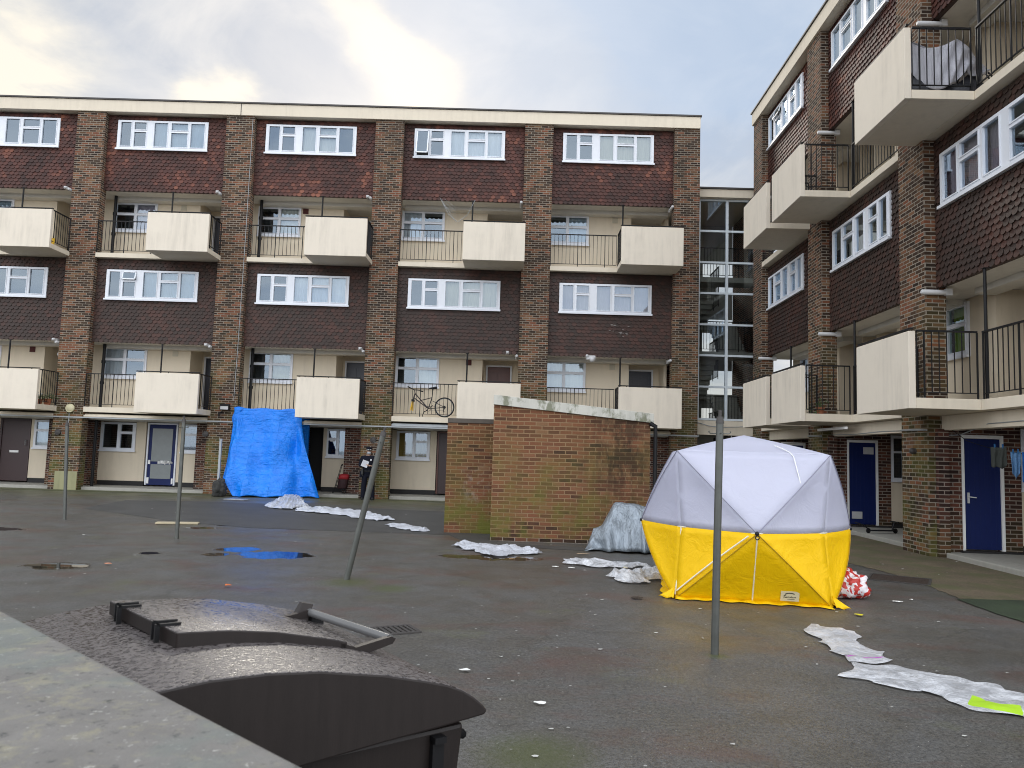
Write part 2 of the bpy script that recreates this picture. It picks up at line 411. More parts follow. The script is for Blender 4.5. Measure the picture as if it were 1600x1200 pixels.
def block(root, pillars, bays, ends, tube_side):
    """pillars: list of (left,right); bays[i] between pillars i and i+1: dict(win, box, mirror)"""
    smin, smax = ends
    # pillars
    for (l, r) in pillars:
        mb = MB(); mb.box(l, r, -.25, .15, -.05, TT3-.005); mb.build('brick_pier', M['brick'], root, bevel=.004)
    # core mass + roof
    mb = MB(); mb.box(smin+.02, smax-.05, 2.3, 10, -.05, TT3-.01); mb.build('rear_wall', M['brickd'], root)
    mb = MB(); mb.box(smin-.05, smax, -.32, 10.1, TT3, 13.72); mb.build('roof_fascia', M['fascia'], root, bevel=.01)
    mb = MB(); mb.box(smin-.09, smax+.04, -.36, 10.14, 13.725, 13.775); mb.build('roof_edge', M['lead'], root)
    j = MB()
    for jx in bays[0].get('joints', []): j.box(jx-.012, jx+.012, -.328, -.3, TT3-.0, 13.72)
    if j.v: j.build('fascia_joint', M['lead'], root)
    l0, r0 = pillars[0][0], pillars[-1][1]
    # corridor slabs and soffits
    for z, zb in ((L1, 2.66), (L3, 8.07)):
        for bi, b in enumerate(bays):
            a, c = pillars[bi][1], pillars[bi+1][0]
            last = bi == len(bays)-1
            mb = MB()
            mb.box(a+.002, c-.002, -.245, .15, zb, z)
            mb.box(pillars[bi][0], pillars[bi+1][0] if not last else pillars[bi+1][1]-.01, .152, 2.3, zb, z)
            dk = mb.build('deck', M['fascia'], root, bevel=.006)
    for zb, zt in ((TB1, TT1), (TB3, TT3-.02)):
        for bi, b in enumerate(bays):
            a, c = pillars[bi][1], pillars[bi+1][0]; last = bi == len(bays)-1
            w0, w1 = b['win']; wz = WZ1 if zb < 9 else WZ3
            mb = MB(); wall_open(mb, a+.002, c-.002, 0, .1, zb, zt, (w0, w1, *wz)); mb.build('cladding_board', M['battens'], root)
            # soffit + upstand beam
            mb = MB(); mb.box(a+.002, c-.002, .102, .15, zb+.01, zb+.12); mb.box(pillars[bi][0], (pillars[bi+1][0] if not last else r0-.01), .152, 2.3, zb+.01, zb+.12)
            mb.box(a+.002, c-.002, .7, 1.1, zb-.11, zb+.009)
            mb.build('soffit', M['soffit'], root)
            tile_panel(root, a+.004, c-.004, zb-.03, zt-.01, [(w0, w1, *wz)], M['tile_up'] if zb > 9 else M['tile_lo'])
            lf = b.get('curt', {}).get(zb > 9, (.4, 1))
            window(root, w0, w1, wz[0], wz[1], -.03, UPPER, b.get('wmirror', False), lf, open_pane=b.get('open', {}).get(zb > 9))
    # recess walls, doors, windows, rails, boxes
    for z, zb, ztop in ((L1, 2.66, TB1), (L3, 8.07, TB3)):
        for bi, b in enumerate(bays):
            pl, a, c = pillars[bi][0], pillars[bi][1], pillars[bi+1][0]
            c2 = pillars[bi+1][1]
            mir = b['mirror']
            X = (lambda x: a+c-x) if mir else (lambda x: x)
            lo_, hi_ = (pl, c) if not mir else (a, c2)
            e = lambda p, q: (min(X(p), X(q)), max(X(p), X(q)))
            wl = a-(c2-c) if mir else pl          # start of wall (before mirroring)
            al = a+3.0
            wa, wb = e(a-.13, a+1.44)
            hz = (z+1.1, z+2.24 if z < 5 else z+2.22)
            s0, s1 = e(wl, al)
            mb = MB(); wall_open(mb, s0, s1, 1.1, 1.2, z, ztop+.005, (wa, wb, *hz))
            r0_, r1_ = e(al-.1, al); mb.box(r0_, r1_, 1.202, 2.2, z, ztop+.005)
            d0, d1 = e(al-.1, c if not mir else c); 
            mb.box(d0, d1, 2.2, 2.29, z, ztop+.005)
            q0, q1 = e(c-.002, c+.1) if not mir else e(c-.002, c+.1)
            mb.box(q0, q1, 1.202, 2.2, z, ztop+.005)
            mb.build('recess_wall', M['cream'], root)
            cm = b.get('curmat') if z < 5 else None
            window(root, wa, wb, hz[0], hz[1], 1.1, LOWER, mir, random.choice([(0, .45), (.5, 1), (0, 1), (.48, 1)]), curm=cm, split=.6, open_pane=b.get('open2') if z < 5 else None)
            dm = b['doors'][0 if z < 5 else 1]
            x0, x1 = e(al+.16, al+1.0)
            door(root, x0, x1, z+.02, z+2.05, 2.17, M[dm], 'panel')
            # airbrick
            vx = b.get('vent', (2.4, 2.4))[0 if z < 5 else 1]
            if vx:
                v0, v1 = e(a+vx, a+vx+.2); mb = MB(); zz = ztop-.32
                mb.box(v0, v1, 1.08, 1.1, zz, zz+.2)
                for k in range(4): mb.box(v0+.02, v1-.02, 1.07, 1.081, zz+.03+k*.045, zz+.05+k*.045)
                mb.build('airbrick', M['vent'] if (bi+int(z)) % 3 else M['ventc'], root)
            # box balcony
            x0, x1 = b['box']
            mb = MB(); mb.box(x0, x1, -1.33, -.247, zb, z); sl = mb.build('balcony_slab', M['fascia'], root, bevel=.006)
            mb = MB(); mb.box(x0-.004, x1+.004, -1.45, -1.332, zb-.004, z+1.13); mb.build('balcony_panel', M['panel'], root, bevel=.008)
            # rails
            mb = MB(); top = z+1.15
            if mir: segs = [((x1+.01, -.2), (c-.01, -.2))]
            else: segs = [((a+.01, -.2), (x0-.01, -.2))]
            if b.get('boxleft') and mir is False: pass
            for p, q in segs:
                if abs(q[0]-p[0]) > .3: rail_mesh(mb, p, q, z, top)
            for xx in (x0+.03, x1-.03): rail_mesh(mb, (xx, -.28), (xx, -1.3), z, top, .125)
            mb.box(x0-.02, x1+.02, -1.42, -1.37, z+1.16, z+1.19)
            for xx in (x0+.25, (x0+x1)/2, x1-.25): mb.box(xx-.01, xx+.01, -1.4, -1.38, z+1.13, z+1.16)
            mb.build('railing', M['black'], root)
            # ceiling post
            px_ = X(a+2.52); mb = MB(); mb.tube([(px_, -.13, z), (px_, -.13, ztop-.04)], .028, 8); mb.box(px_-.06, px_+.06, -.17, -.05, ztop-.045, ztop-.035)
            mb.build('post', M['black'], root)
            # down pipe
            if b.get('pipe'):
                px_ = X(a+.12); mb = MB(); mb.tube([(px_, .62, z), (px_, .62, ztop)], .055, 10)
                for zz in (z+.9, z+1.65): mb.tube([(px_, .62, zz-.05), (px_, .62, zz+.05)], .075, 10)
                mb.build('down_pipe', M['black'], root)
            # tube lamp beside the pier
            if tube_side == 'right' : tx = c-.065
            else: tx = a+.065
            mb = MB(); mb.tube([(tx, -.36, ztop-.1), (tx, -.34, ztop-.1), (tx, .12, ztop-.1)], [.03, .05, .05], 12); mb.box(tx-.05, tx+.05, .1, .22, ztop-.16, ztop-.03)
            mb.build('tube_lamp', M['lamp'], root)

# ------------------------------------------------------------------ BLOCK A
angA = math.atan(.0159)
A = tag(empty('maisonette_block', (0, 27, 0), angA), 'long brick and tile hung block of maisonettes facing the courtyard, far side', 'apartment block')
PA = [(-16.2+5.288*i, -15.2+5.288*i) for i in range(-1, 4)]+[(4.95, 5.85)]
def bA(i, **k):
    a = -15.19+5.288*i
    d = dict(win=(a+.35, a+.35+3.22), box=(a+2.31, a+4.37), mirror=False, doors=('door_navy', 'door_navy')); d.update(k); return d
baysA = [bA(-1, vent=(2.45, 0), curt={True: (0, 0), False: (0, 0)}, joints=[-10.4]), bA(0, pipe=1, vent=(2.35, 2.3), open={False: (1, 1)}, curt={True: (.38, 1), False: (.38, 1)}),
         bA(1, pipe=1, vent=(0, 1.5), curt={True: (.4, .78), False: (.38, 1)}), bA(2, doors=('door_red', 'door_navy'), vent=(2.4, 0), open={True: (0, 0)}, curt={True: (.38, 1), False: (.38, 1)}),
         bA(3, vent=(2.3, 2.3), curt={True: (.38, 1), False: (0, 1)})]
block(A, PA, baysA, (-21.4, 5.84), 'right')

def ground_A():
    # apron, lintel, cross walls, ground rooms
    yw = 1.6
    for i in range(-1, 4):
        a, c = -15.2+5.288*i, -10.912+5.288*i
        if i == 3: c = 4.95
        mb = MB(); mb.box(a+.003, c-.003, -.12, .2, 2.46, 2.6); mb.box(a+.003, c-.003, -.2, -.12, 2.5, 2.56); mb.build('gutter', M['grey'] if i == 2 else M['fascia'], A, bevel=.005)
        mb = MB(); mb.box(a+.003, c-.003, .2, 2.3, 2.42, 2.5); mb.build('soffit', M['soffit'], A)
    mb = MB()
    mb.box(-21.4, 5.9, -.29, -.255, 2.45, 2.49); mb.build('conduit', M['grey'], A)
    for (l, r) in PA:
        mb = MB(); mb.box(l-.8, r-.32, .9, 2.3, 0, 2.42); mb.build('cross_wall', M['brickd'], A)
    for l, r in ((PA[1][1]-.02, -15.0), (PA[2][1]-.02, -9.7)):
        mb = MB(); mb.tube([(l+.12, .5, 0), (l+.12, .5, 2.42)], .055, 10); mb.build('down_pipe', M['black'], A)
    def cream(x0, x1, holes=None):
        mb = MB()
        if holes: wall_open(mb, x0, x1, yw, yw+.1, .27, 2.42, holes)
        else: mb.box(x0, x1, yw, yw+.1, .27, 2.42)
        mb.build('ground_wall', M['cream'], A)
        mb = MB(); mb.box(x0, x1, yw+.02, yw+.12, .1, .268); mb.build('plinth', M['plinth'], A)
    def dr(x0, x1, mat, style='panel', frame=None): return door(A, x0, x1, .15, 2.4-.06, yw+.03, M[mat], style, frame)
    # bay -1
    cream(-20.8, -19.2); d = dr(-19.1, -18.12, 'door_brown', 'flat', M['door_brown'])
    mb = MB(); mb.box(-18.78, -18.45, yw-.008, yw+.008, 1.17, 1.25); mb.build('letterbox', M['white'], d)
    mb = MB(); mb.tube([(-18.2, yw+.0, 1.45), (-18.2, yw-.06, 1.45), (-18.2, yw-.06, 1.62), (-18.2, yw, 1.62)], .012, 6); mb.build('handle', M['grey'], d)
    cream(-18.05, -17.0, (-17.92, -17.2, 1.33, 2.4)); window(A, -17.92, -17.2, 1.33, 2.38, yw, [(.1, .9, 1)], cur=(0, 1))
    # bay 0
    cream(-15.52, -13.84, (-15.48, -14.2, 1.33, 2.4)); window(A, -15.48, -14.2, 1.33, 2.38, yw, GND, cur=(0, .0))
    d = dr(-13.72, -12.74, 'door_blue', 'flat')
    mb = MB(); mb.box(-13.6, -12.86, yw+.0, yw+.012, 1.0, 2.2); mb.box(-13.6, -12.86, yw, yw+.012, .38, .9); mb.build('door_glazing', M['dglass'], d)
    mb = MB()
    random.seed(3)
    for k in range(16):
        xx = random.uniform(-13.5, -12.86); w_ = random.uniform(.03, .12)
        mb.box(xx, min(xx+w_, -12.8), yw-.006, yw+.008-.006*(k % 2), .93+random.uniform(-.03, .04), 1.0+random.uniform(-.03, .04))
    for q in ((-13.7, -13.62, .9, 1.05), (-13.72, -13.64, .2, .42), (-12.82, -12.76, .2, .4)): mb.box(q[0], q[1], yw-.005, yw+.009, q[2], q[3])
    mb.build('peeling_paint', M['white'], d)
    cream(-12.66, -11.7, (-12.52, -11.9, 1.33, 2.4)); window(A, -12.52, -11.85, 1.33, 2.38, yw, [(.08, .9, 1)], cur=(0, 0))
    # bay 1
    cream(-10.2, -9.0); d = dr(-8.9, -8.05, 'door_blue', 'flat'); cream(-7.97, -7.9)
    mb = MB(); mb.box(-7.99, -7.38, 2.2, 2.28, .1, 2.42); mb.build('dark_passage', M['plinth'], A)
    cream(-7.36, -6.42, (-7.22, -6.35, 1.33, 2.4)); w = window(A, -7.22, -6.43, 1.33, 2.38, yw, [(.05, .46, 1), (.54, .98, 0)], cur=(.5, 1))
    mb = MB(); mb.box(-7.1, -6.93, yw-.03, yw-.024, 1.92, 2.06); mb.build('notice', M['white'], w)
    # bay 2
    cream(-5.0, -3.22, (-4.68, -3.46, 1.33, 2.4)); window(A, -4.68, -3.46, 1.33, 2.38, yw, GND, cur=(0, 1), curm=simple('ochre curtain', (.3, .2, .05), .9))
    dr(-3.13, -2.2, 'door_brown', 'flat', M['door_red']); cream(-2.1, -1.2)
    # bay 3
    cream(.7, 3.1); dr(3.2, 4.1, 'door_blue', 'plank')
    # apron slab
    mb = MB(); mb.box(-21.4, 8.6, .02, 2.3, -.1, .1); o = mb.build('apron_step', M['concrete'], A, bevel=.015)
    # pier base renders, lamps, floodlights, cameras
    mb = MB(); mb.box(-15.98, -15.22, -.275, -.252, 0, .62); mb.build('pier_render', render_mat('lichen render', (.3, .29, .16), .6), A)
    def disc(x, z, r, mat, y=-.25, name='bulkhead_lamp'):
        mb = MB(); mb.tube([(x, y, z), (x, y-.06, z)], r*.9, 16); mb.ring((x, y-.06, z), (0, 1, 0), r*.85, .02, 20, 6); mb.ball((x, y-.06, z), r*.8, 14, 8, sc=(1, .35, 1)); mb.build(name, mat, A)
    disc(-15.62, 2.77, .155, simple('yellowed lamp', (.6, .55, .36), .4)); 
    for x, z in ((-15.97, 1.94), (-10.93, 2.03), (-5.2, 2.0), (5.45, 1.95)): disc(x, z, .1, M['lead'], name='wall_lamp')
    disc(-16.5, 4.7, .14, M['lamp'], y=.5)
    mb = MB(); mb.box(-10.46, -10.14, -.42, -.3, 2.86, 3.07); mb.tube([(-10.42, -.25, 2.8), (-10.5, -.34, 2.75), (-10.5, -.34, 2.65)], .03, 6); mb.tube([(-10.3, -.3, 2.96), (-10.3, -.25, 2.96)], .03, 6)
    fl = mb.build('floodlight', M['black'], A, bevel=.01)
    mb = MB(); mb.box(-10.43, -10.17, -.428, -.421, 2.88, 2.99); mb.build('lens', M['lamp'], fl)
    for x, z in ((-16.35, TB3-.07), (-11.03, TB3-.07), (-16.33, TB1-.02), (-11.08, TB1-.05), (-5.78, TB1-.02), (-5.77, TB3-.08), (-.72, TB1+.0)):
        mb = MB(); mb.box(x-.05, x+.05, -.4, -.1, z-.04, z+.05); mb.tube([(x, -.1, z), (x, 0, z)], .02, 6); mb.ball((x, -.4, z), .05, 10, 6); mb.build('security_lamp', M['lamp'], A)
    mb = MB(); mb.box(2.0, 2.3, -.36, -.06, 4.98, 5.12); mb.ball((2.02, -.33, 5.1), .06, 10, 6); mb.ball((2.2, -.36, 4.98), .1, 10, 6); mb.build('security_camera', M['lamp'], A)
    mb = MB(); mb.tube([(-15.65, -.262, 2.6), (-15.66, -.262, 2.3), (-15.6, -.262, 1.6)], .012, 6); mb.build('cable', M['grey'], A); mb = MB(); mb.tube([(-9.98, -.262, 13.2), (-9.99, -.262, 9.2), (-10.02, -.262, 5.0), (-10.05, -.262, 3.2)], .009, 6); mb.build('cable', M['grey'], A)
    # bird mess / render scar on the lower tiles of the last bay
    mb = MB()
    random.seed(11)
    for k in range(14):
        x, z, r = 2.95+random.gauss(.2, .22), 5.98+random.gauss(0, .06)+(.25 if k < 3 else 0), random.uniform(.015, .04)
        n = 7; mb.add([(x+r*1.5*math.cos(2*PI*j/n)*random.uniform(.6, 1.2), -.0525-.0006*k, z+r*.7*math.sin(2*PI*j/n)*random.uniform(.6, 1.2)) for j in range(n)], [tuple(range(n))])
    mb.build('splash_mark', simple('pale splash', (.2, .18, .165), .8), A)
ground_A()

# ------------------------------------------------------------------ BLOCK B
B = tag(empty('maisonette_block', (7.8813, 0, 0), -PI/2), 'near brick and tile hung block of maisonettes running along the right of the courtyard', 'apartment block')
PB = [(-26.5, -25.57), (-21.3, -20.33), (-16.05, -15.03), (-10.75, -9.75)]
baysB = [dict(win=(-25.42, -22.2), box=(-23.36, -21.14), mirror=False, wmirror=True, doors=('door_navy', 'door_navy'), vent=(0, 0), curt={True: (0, 1), False: (.3, 1)}, open={True: (1, 1)}),
         dict(win=(-20.04, -16.82), box=(-20.64, -18.47), mirror=True, wmirror=True, doors=('door_navy', 'door_navy'), vent=(0, 0), curt={True: (0, 1), False: (.3, .45)}, curmat=M['curtaing'], open2=(0, 1), pipe=1),
         dict(win=(-14.75, -11.53), box=(-15.33, -13.25), mirror=True, wmirror=True, doors=('door_navy', 'door_navy'), vent=(0, 0), curt={True: (0, 1), False: (0, .62)})]
block(B, PB, baysB, (-26.45, -9.8), 'left')
def ground_B():
    for i in range(3):
        a, c = PB[i][1], PB[i+1][0]
        mb = MB(); mb.box(a+.003, c-.003, .02, .3, 2.38, 2.655); mb.build('beam', M['fascia'], B, bevel=.006)
    mb = MB(); mb.box(-26.4, -9.8, .302, 2.3, 2.5, 2.6); mb.build('soffit', M['soffit'], B)
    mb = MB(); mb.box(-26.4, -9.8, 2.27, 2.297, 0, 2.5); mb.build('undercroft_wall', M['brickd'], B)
    # cross walls seen end on, each with a blue door and a strip window (local x is -world y)
    for k, (pl, pr) in enumerate(PB[:3]):
        x = pr                       # wall faces +x local = towards the camera
        y0 = .34
        mb = MB(); mb.box(x-.28, x-.04, .152, .4, 0, 2.5); mb.box(x-.28, x-.04, 1.19, 1.52, .12, 2.5)
        mb.box(x-.28, x-.04, .4, 1.19, 2.32, 2.5)
        mb.build('cross_wall', M['brickd'], B)
        mb = MB(); mb.box(x-.28, x-.04, 1.52, 2.26, .25, 1.3); mb.build('ground_wall', M['cream'], B)
        mb = MB(); mb.box(x-.26, x-.05, 1.2, 2.26, .12, .2); mb.box(x-.03, x+.06, .35, 2.26, .1, .135); mb.build('plinth', M['plinth'], B)
        # door (facing +x): build in rotated local frame through explicit boxes
        mb = MB(); mb.box(x-.1, x-.05, .452, 1.132, .16, 2.24)
        for q in range(1, 7): mb.box(x-.051, x-.045, .452+.68*q/7-.004, .452+.68*q/7+.004, .18, 2.22)
        d = mb.build('door', M['door_blue'], B, bevel=.003)
        mb = MB(); mb.box(x-.12, x-.02, .4, .448, .14, 2.31); mb.box(x-.12, x-.02, 1.136, 1.189, .14, 2.31); mb.box(x-.12, x-.02, .448, 1.136, 2.245, 2.31); mb.build('door_frame', M['white'], d)
        mb = MB()
        if k == 2:
            mb.box(x-.05, x-.03, .5, .54, 1.02, 1.22); mb.tube([(x-.03, .52, 1.14), (x+.02, .52, 1.14), (x+.02, .64, 1.13)], .011, 6); mb.build('handle', M['lamp'], d)
        else:
            for (v0, v1, w0, w1) in ((.82, 1.08, 1.95, 2.13), (.52, .78, .3, .48)):
                mb.box(x-.05, x-.036, v0, v1, w0, w1)
                for q in range(5): mb.box(x-.037, x-.032, v0+.02, v1-.02, w0+.02+q*.032, w0+.035+q*.032)
            mb.build('vent_grille', M['lamp'], d)
        # strip window facing the camera
        fr = MB(); a_, b_ = 1.53, 2.24
        for (q0, q1, q2, q3) in ((a_, a_+.06, 1.3, 2.45), (b_-.06, b_, 1.3, 2.45), (a_+.06, b_-.06, 1.3, 1.37), (a_+.06, b_-.06, 2.38, 2.45), (a_+.06, b_-.06, 2.0, 2.05), (a_+.3, a_+.34, 1.37, 2.0)):
            fr.box(x-.12, x-.03, q0, q1, q2, q3)
        fr.box(x-.03, x+.04, a_-.02, b_+.02, 1.26, 1.3)
        f = fr.build('window', M['upvc'], B)
        mb = MB(); mb.add([(x-.08, a_+.06, 1.37), (x-.08, b_-.06, 1.37), (x-.08, b_-.06, 2.38), (x-.08, a_+.06, 2.38)], [(0, 1, 2, 3)]); mb.build('glass', M['glass'], f)
        mb = MB(); mb.box(x-.26, x-.2, a_, b_, 1.3, 2.45); mb.build('interior', M['room'], f)
        mb = MB(); mb.box(x-.04, x+0, .36, .5, .0, .1); 
    mb = MB(); mb.box(-26.4, -9.8, .02, 2.29, -.1, .1); mb.build('apron_step', M['concrete'], B, bevel=.02)
    # pier extras
    for (l, r) in PB[1:3]:
        mb = MB(); mb.tube([(r+.0, -.262, 2.38), (l, -.262, 2.4)], .018, 6); mb.build('conduit', M['grey'], B)
        mb = MB(); mb.tube([(l+.55, -.25, 1.98), (l+.55, -.31, 1.98)], .055, 12); mb.ball((l+.55, -.31, 1.98), .06, 10, 6); mb.build('wall_lamp', M['lead'], B)
        mb = MB(); mb.box(r-.02, r+.1, -.1, .1, 0, 2.4) ; mb.build('pier_return', M['brickd'], B)
    mb = MB(); mb.tube([(-15.3, -.06, 2.36), (-15.0, .0, 2.28), (-14.9, .3, 2.3), (-13.5, .012, 2.45), (-10.9, .012, 2.48)], .01, 6); mb.build('cable', M['grey'], B)
    mb = MB(); mb.tube([(-20.3, .01, 2.42), (-19, .01, 2.4), (-17.5, .01, 2.43), (-16.1, .01, 2.41)], .01, 6); mb.build('cable', M['grey'], B)
    mb = MB(); mb.box(-20.25, -18.5, -.4, -.34, 2.5, 2.56); mb.build('cable_tray', M['white'], B)
ground_B()

# ------------------------------------------------------------------ STAIR TOWER between the blocks
T = tag(empty('stair_tower', (0, 27, 0), angA), 'glazed stair tower with white glazing bars in the corner between the two blocks', 'stair tower')
def tower():
    x0, x1, xm, y = 6.0, 8.42, 7.04, .6
    zr = [11.02, 9.88, 8.73, 7.61, 6.48, 5.37, 4.25, 3.10]
    mb = MB(); mb.box(5.86, 8.5, .35, 3.9, 11.06, 11.36); mb.build('roof_fascia', M['fascia'], T, bevel=.01)
    mb = MB(); mb.box(5.84, 8.6, .3, 3.95, 11.365, 11.42); mb.build('roof_edge', M['lead'], T)
    fr = MB(); t = .045
    for x in (x0+.03, xm, 8.1): fr.box(x-t, x+t, y-.04, y+.06, 3.06, 11.05)
    for z in zr:
        for a, b in ((x0+.03+t, xm-t), (xm+t, 8.1-t)): fr.box(a, b, y-.04, y+.06, z-.035, z+.035)
    f = fr.build('glazing_frame', M['steelw'], T)
    g = MB()
    for i in range(7):
        for a, b in ((x0+.075, xm-t), (xm+t, 8.055)):
            g.add([(a, y+.01, zr[i+1]+.035), (b, y+.01, zr[i+1]+.035), (b, y+.01, zr[i]-.035), (a, y+.01, zr[i]-.035)], [(0, 1, 2, 3)])
    g.build('glass', M['glass2'], f)
    mb = MB(); mb.box(5.86, 8.42, .5, .7, 2.55, 3.05); mb.build('base_band', M['fascia'], T)
    mb = MB(); mb.box(8.15, 8.42, .45, 3.8, 0, 11.05); mb.build('side_wall', M['brickd'], T)
    # landings, flights, rails
    mb = MB()
    for z in (2.84, 5.53, 8.23):
        mb.box(5.9, 8.14, .72, 1.55, z-.18, z); mb.box(5.9, 8.14, 3.1, 3.85, z-.18+1.35, z+1.35) if z < 8 else None
    mb.build('landing', M['concrete'], T)
    mb = MB()
    for z in (2.84, 5.53, 8.23):
        for (zz, ya, yb, xa, xb) in ((z-1.345, 3.1, 1.55, 5.95, 6.95), (z-1.345, 3.1, 1.55, 7.1, 8.1)):
            up = 1.345 if xa < 7 else -1.345
            n = 8
            for k in range(n):
                y_ = ya+(yb-ya)*k/n; z_ = zz+up*(k+1)/n if xa < 7 else zz-1.345*0+up*(k+1)/n
                mb.box(xa, xb, y_, y_+(yb-ya)/n, z_-.19, z_)
    mb.build('stair_flight', M['concrete'], T)
    mb = MB()
    for z in (2.84, 5.53, 8.23):
        rail_mesh(mb, (5.95, .82), (8.1, .82), z, z+1.1, .11)
        rail_mesh(mb, (7.0, 1.55), (7.05, 3.0), z-.9, z+.6, .12)
    mb.build('railing', M['black'], T)
    # back wall with window openings letting the sky through at the right
    mb = MB()
    mb.box(5.86, 6.95, 3.8, 3.9, 2.5, 11.05)
    cur = 2.5
    for lo, hi in ((3.3, 3.7), (4.15, 5.2), (5.7, 7.25), (8.25, 9.5)):
        mb.box(6.952, 8.14, 3.8, 3.9, cur, lo); cur = hi
    mb.box(6.952, 8.14, 3.8, 3.9, cur, 11.05)
    mb.build('back_wall', M['concrete'], T)
    mb = MB(); mb.box(5.86, 8.4, 3.5, 3.6, 0, 2.55); mb.build('passage_wall', M['plinth'], T)
    mb = MB(); mb.tube([(6.0, .48, 2.98), (6.4, .42, 2.86), (6.9, .4, 2.82), (7.4, .4, 2.85), (8.0, .42, 2.9)], .014, 6); mb.build('cable', M['grey'], T)
tower()
#SPLIT
# ------------------------------------------------------------------ GROUND
def ground_mat():
    m, nt, b = new_mat('wet asphalt')
    co = objco(nt); sep = nd(nt, 'ShaderNodeSeparateXYZ', None, Vector=co); X, Y = sep.outputs[0], sep.outputs[1]
    big = noise_(nt, co, .35, 5, .6); mid = noise_(nt, co, 1.7, 5, .65, .5); fine = noise_(nt, co, 70, 4, .75); f2 = noise_(nt, co, 30, 4, .75)
    c = mixc(nt, big, (.062, .061, .058), (.105, .103, .099))
    c = mixc(nt, ramp(nt, mid, [(.38, 0.0), (.62, .85)]), c, (.072, .066, .055))
    c = mixc(nt, .75, c, mixc(nt, ramp(nt, math_(nt, 'ADD', math_(nt, 'MULTIPLY', fine, .5), math_(nt, 'MULTIPLY', f2, .5)), [(.4, 0.0), (.6, 1.0)]), (.25, .25, .25), (1.85, 1.85, 1.82)), 'MULTIPLY')
    crk = nd(nt, 'ShaderNodeTexVoronoi', {'feature': 'DISTANCE_TO_EDGE', 'voronoi_dimensions': '2D'}, Vector=nd(nt, 'ShaderNodeVectorMath', {'operation': 'ADD'}, i0=co, i1=nd(nt, 'ShaderNodeVectorMath', {'operation': 'SCALE'}, i0=nd(nt, 'ShaderNodeTexNoise', None, Vector=co, Scale=1.4, Detail=5.0).outputs['Color'], Scale=1.1).outputs[0]).outputs[0], Scale=.32)
    cf = math_(nt, 'MULTIPLY', ramp(nt, crk.outputs['Distance'], [(0.0, 1.0), (.006, 0.0)]), ramp(nt, big, [(.45, 0.0), (.6, .8)]))
    c = mixc(nt, cf, c, (.02, .02, .018))
    dk = ramp(nt, noise_(nt, co, 3.4, 6, .7, .8), [(.5, 0.0), (.72, .5)]); c = mixc(nt, dk, c, (.038, .036, .032))
    # rusty wash stains
    st = math_(nt, 'MULTIPLY', ramp(nt, noise_(nt, objco(nt, (1, 1.6, 1)), .75, 5, .65, .4), [(.52, 0.0), (.68, 1.0)]), .55)
    c = mixc(nt, st, c, (.095, .045, .033))
    # moss towards the walls and in low spots
    def rng(v, a, b_):
        n = nd(nt, 'ShaderNodeMapRange', None, Value=v); n.inputs['From Min'].default_value = a; n.inputs['From Max'].default_value = b_; return n.outputs[0]
    mo = math_(nt, 'MULTIPLY', rng(Y, 22.0, 26.3), ramp(nt, noise_(nt, co, 1.1, 6, .65), [(.3, 0.0), (.55, 1.0)]))
    mo2 = math_(nt, 'MULTIPLY', ramp(nt, noise_(nt, objco(nt, (1, 1, 1)), .9, 6, .7), [(.58, 0.0), (.7, 1.0)]), .5)
    c = mixc(nt, math_(nt, 'MULTIPLY', math_(nt, 'MAXIMUM', mo, mo2), .8), c, (.1, .105, .04))
    for (cx, cy_, r) in ((-2.2, 10.1, .45), (1.72, 7.0, .13), (.1, 4.6, .42), (.0, 4.2, .16), (-1.6, 9.75, .35)):
        d = nd(nt, 'ShaderNodeVectorMath', {'operation': 'DISTANCE'}, i0=co, i1=(cx, cy_, 0)).outputs['Value']
        d = math_(nt, 'ADD', d, math_(nt, 'MULTIPLY', math_(nt, 'SUBTRACT', f2, .5), r*1.2))
        c = mixc(nt, math_(nt, 'MULTIPLY', rng(d, r, r*.3), .7), c, (.06, .075, .02))
    # specks: pale grit, stuck gum
    for sc, thr, lo, col in ((9, .028, .85, (.5, .5, .46)), (2.6, .028, .8, (.4, .4, .38)), (5, .03, .7, (.02, .02, .02))):
        v = nd(nt, 'ShaderNodeTexVoronoi', {'voronoi_dimensions': '2D'}, Vector=co, Scale=sc)
        hit = math_(nt, 'LESS_THAN', v.outputs['Distance'], thr*sc/9 if sc > 6 else thr)
        sel = math_(nt, 'GREATER_THAN', nd(nt, 'ShaderNodeSeparateColor', None, Color=v.outputs['Color']).outputs[0], lo)
        c = mixc(nt, math_(nt, 'MULTIPLY', math_(nt, 'MULTIPLY', hit, sel), .8), c, col)
    # puddles
    wob = math_(nt, 'MULTIPLY', math_(nt, 'SUBTRACT', noise_(nt, co, 2.8, 5, .6), .5), 1.5)
    pm = None
    for (cx, cy_, rx, ry) in ((-6.25, 10.6, .42, .3), (-3.85, 12.35, .58, .42), (-4.65, 12.85, .34, .3), (-4.75, 12.2, .2, .2), (-6.28, 16.75, .26, .32), (-6.5, 15.9, .3, .16), (-.5, 12.9, .75, .3), (-9.9, 14.6, .6, .3), (-5.7, 12.1, .16, .14)):
        dx = math_(nt, 'DIVIDE', math_(nt, 'SUBTRACT', X, cx), rx); dy = math_(nt, 'DIVIDE', math_(nt, 'SUBTRACT', Y, cy_), ry)
        d = math_(nt, 'SQRT', math_(nt, 'ADD', math_(nt, 'MULTIPLY', dx, dx), math_(nt, 'MULTIPLY', dy, dy)))
        d = math_(nt, 'ADD', d, wob)
        k = rng(d, 1.12, .9)
        pm = k if pm is None else math_(nt, 'MAXIMUM', pm, k)
    c = mixc(nt, math_(nt, 'MULTIPLY', pm, .8), c, (.018, .014, .01))
    setc(nt, b, c)
    wet = ramp(nt, noise_(nt, co, .5, 5, .6, .3), [(.35, .3), (.65, .6)])
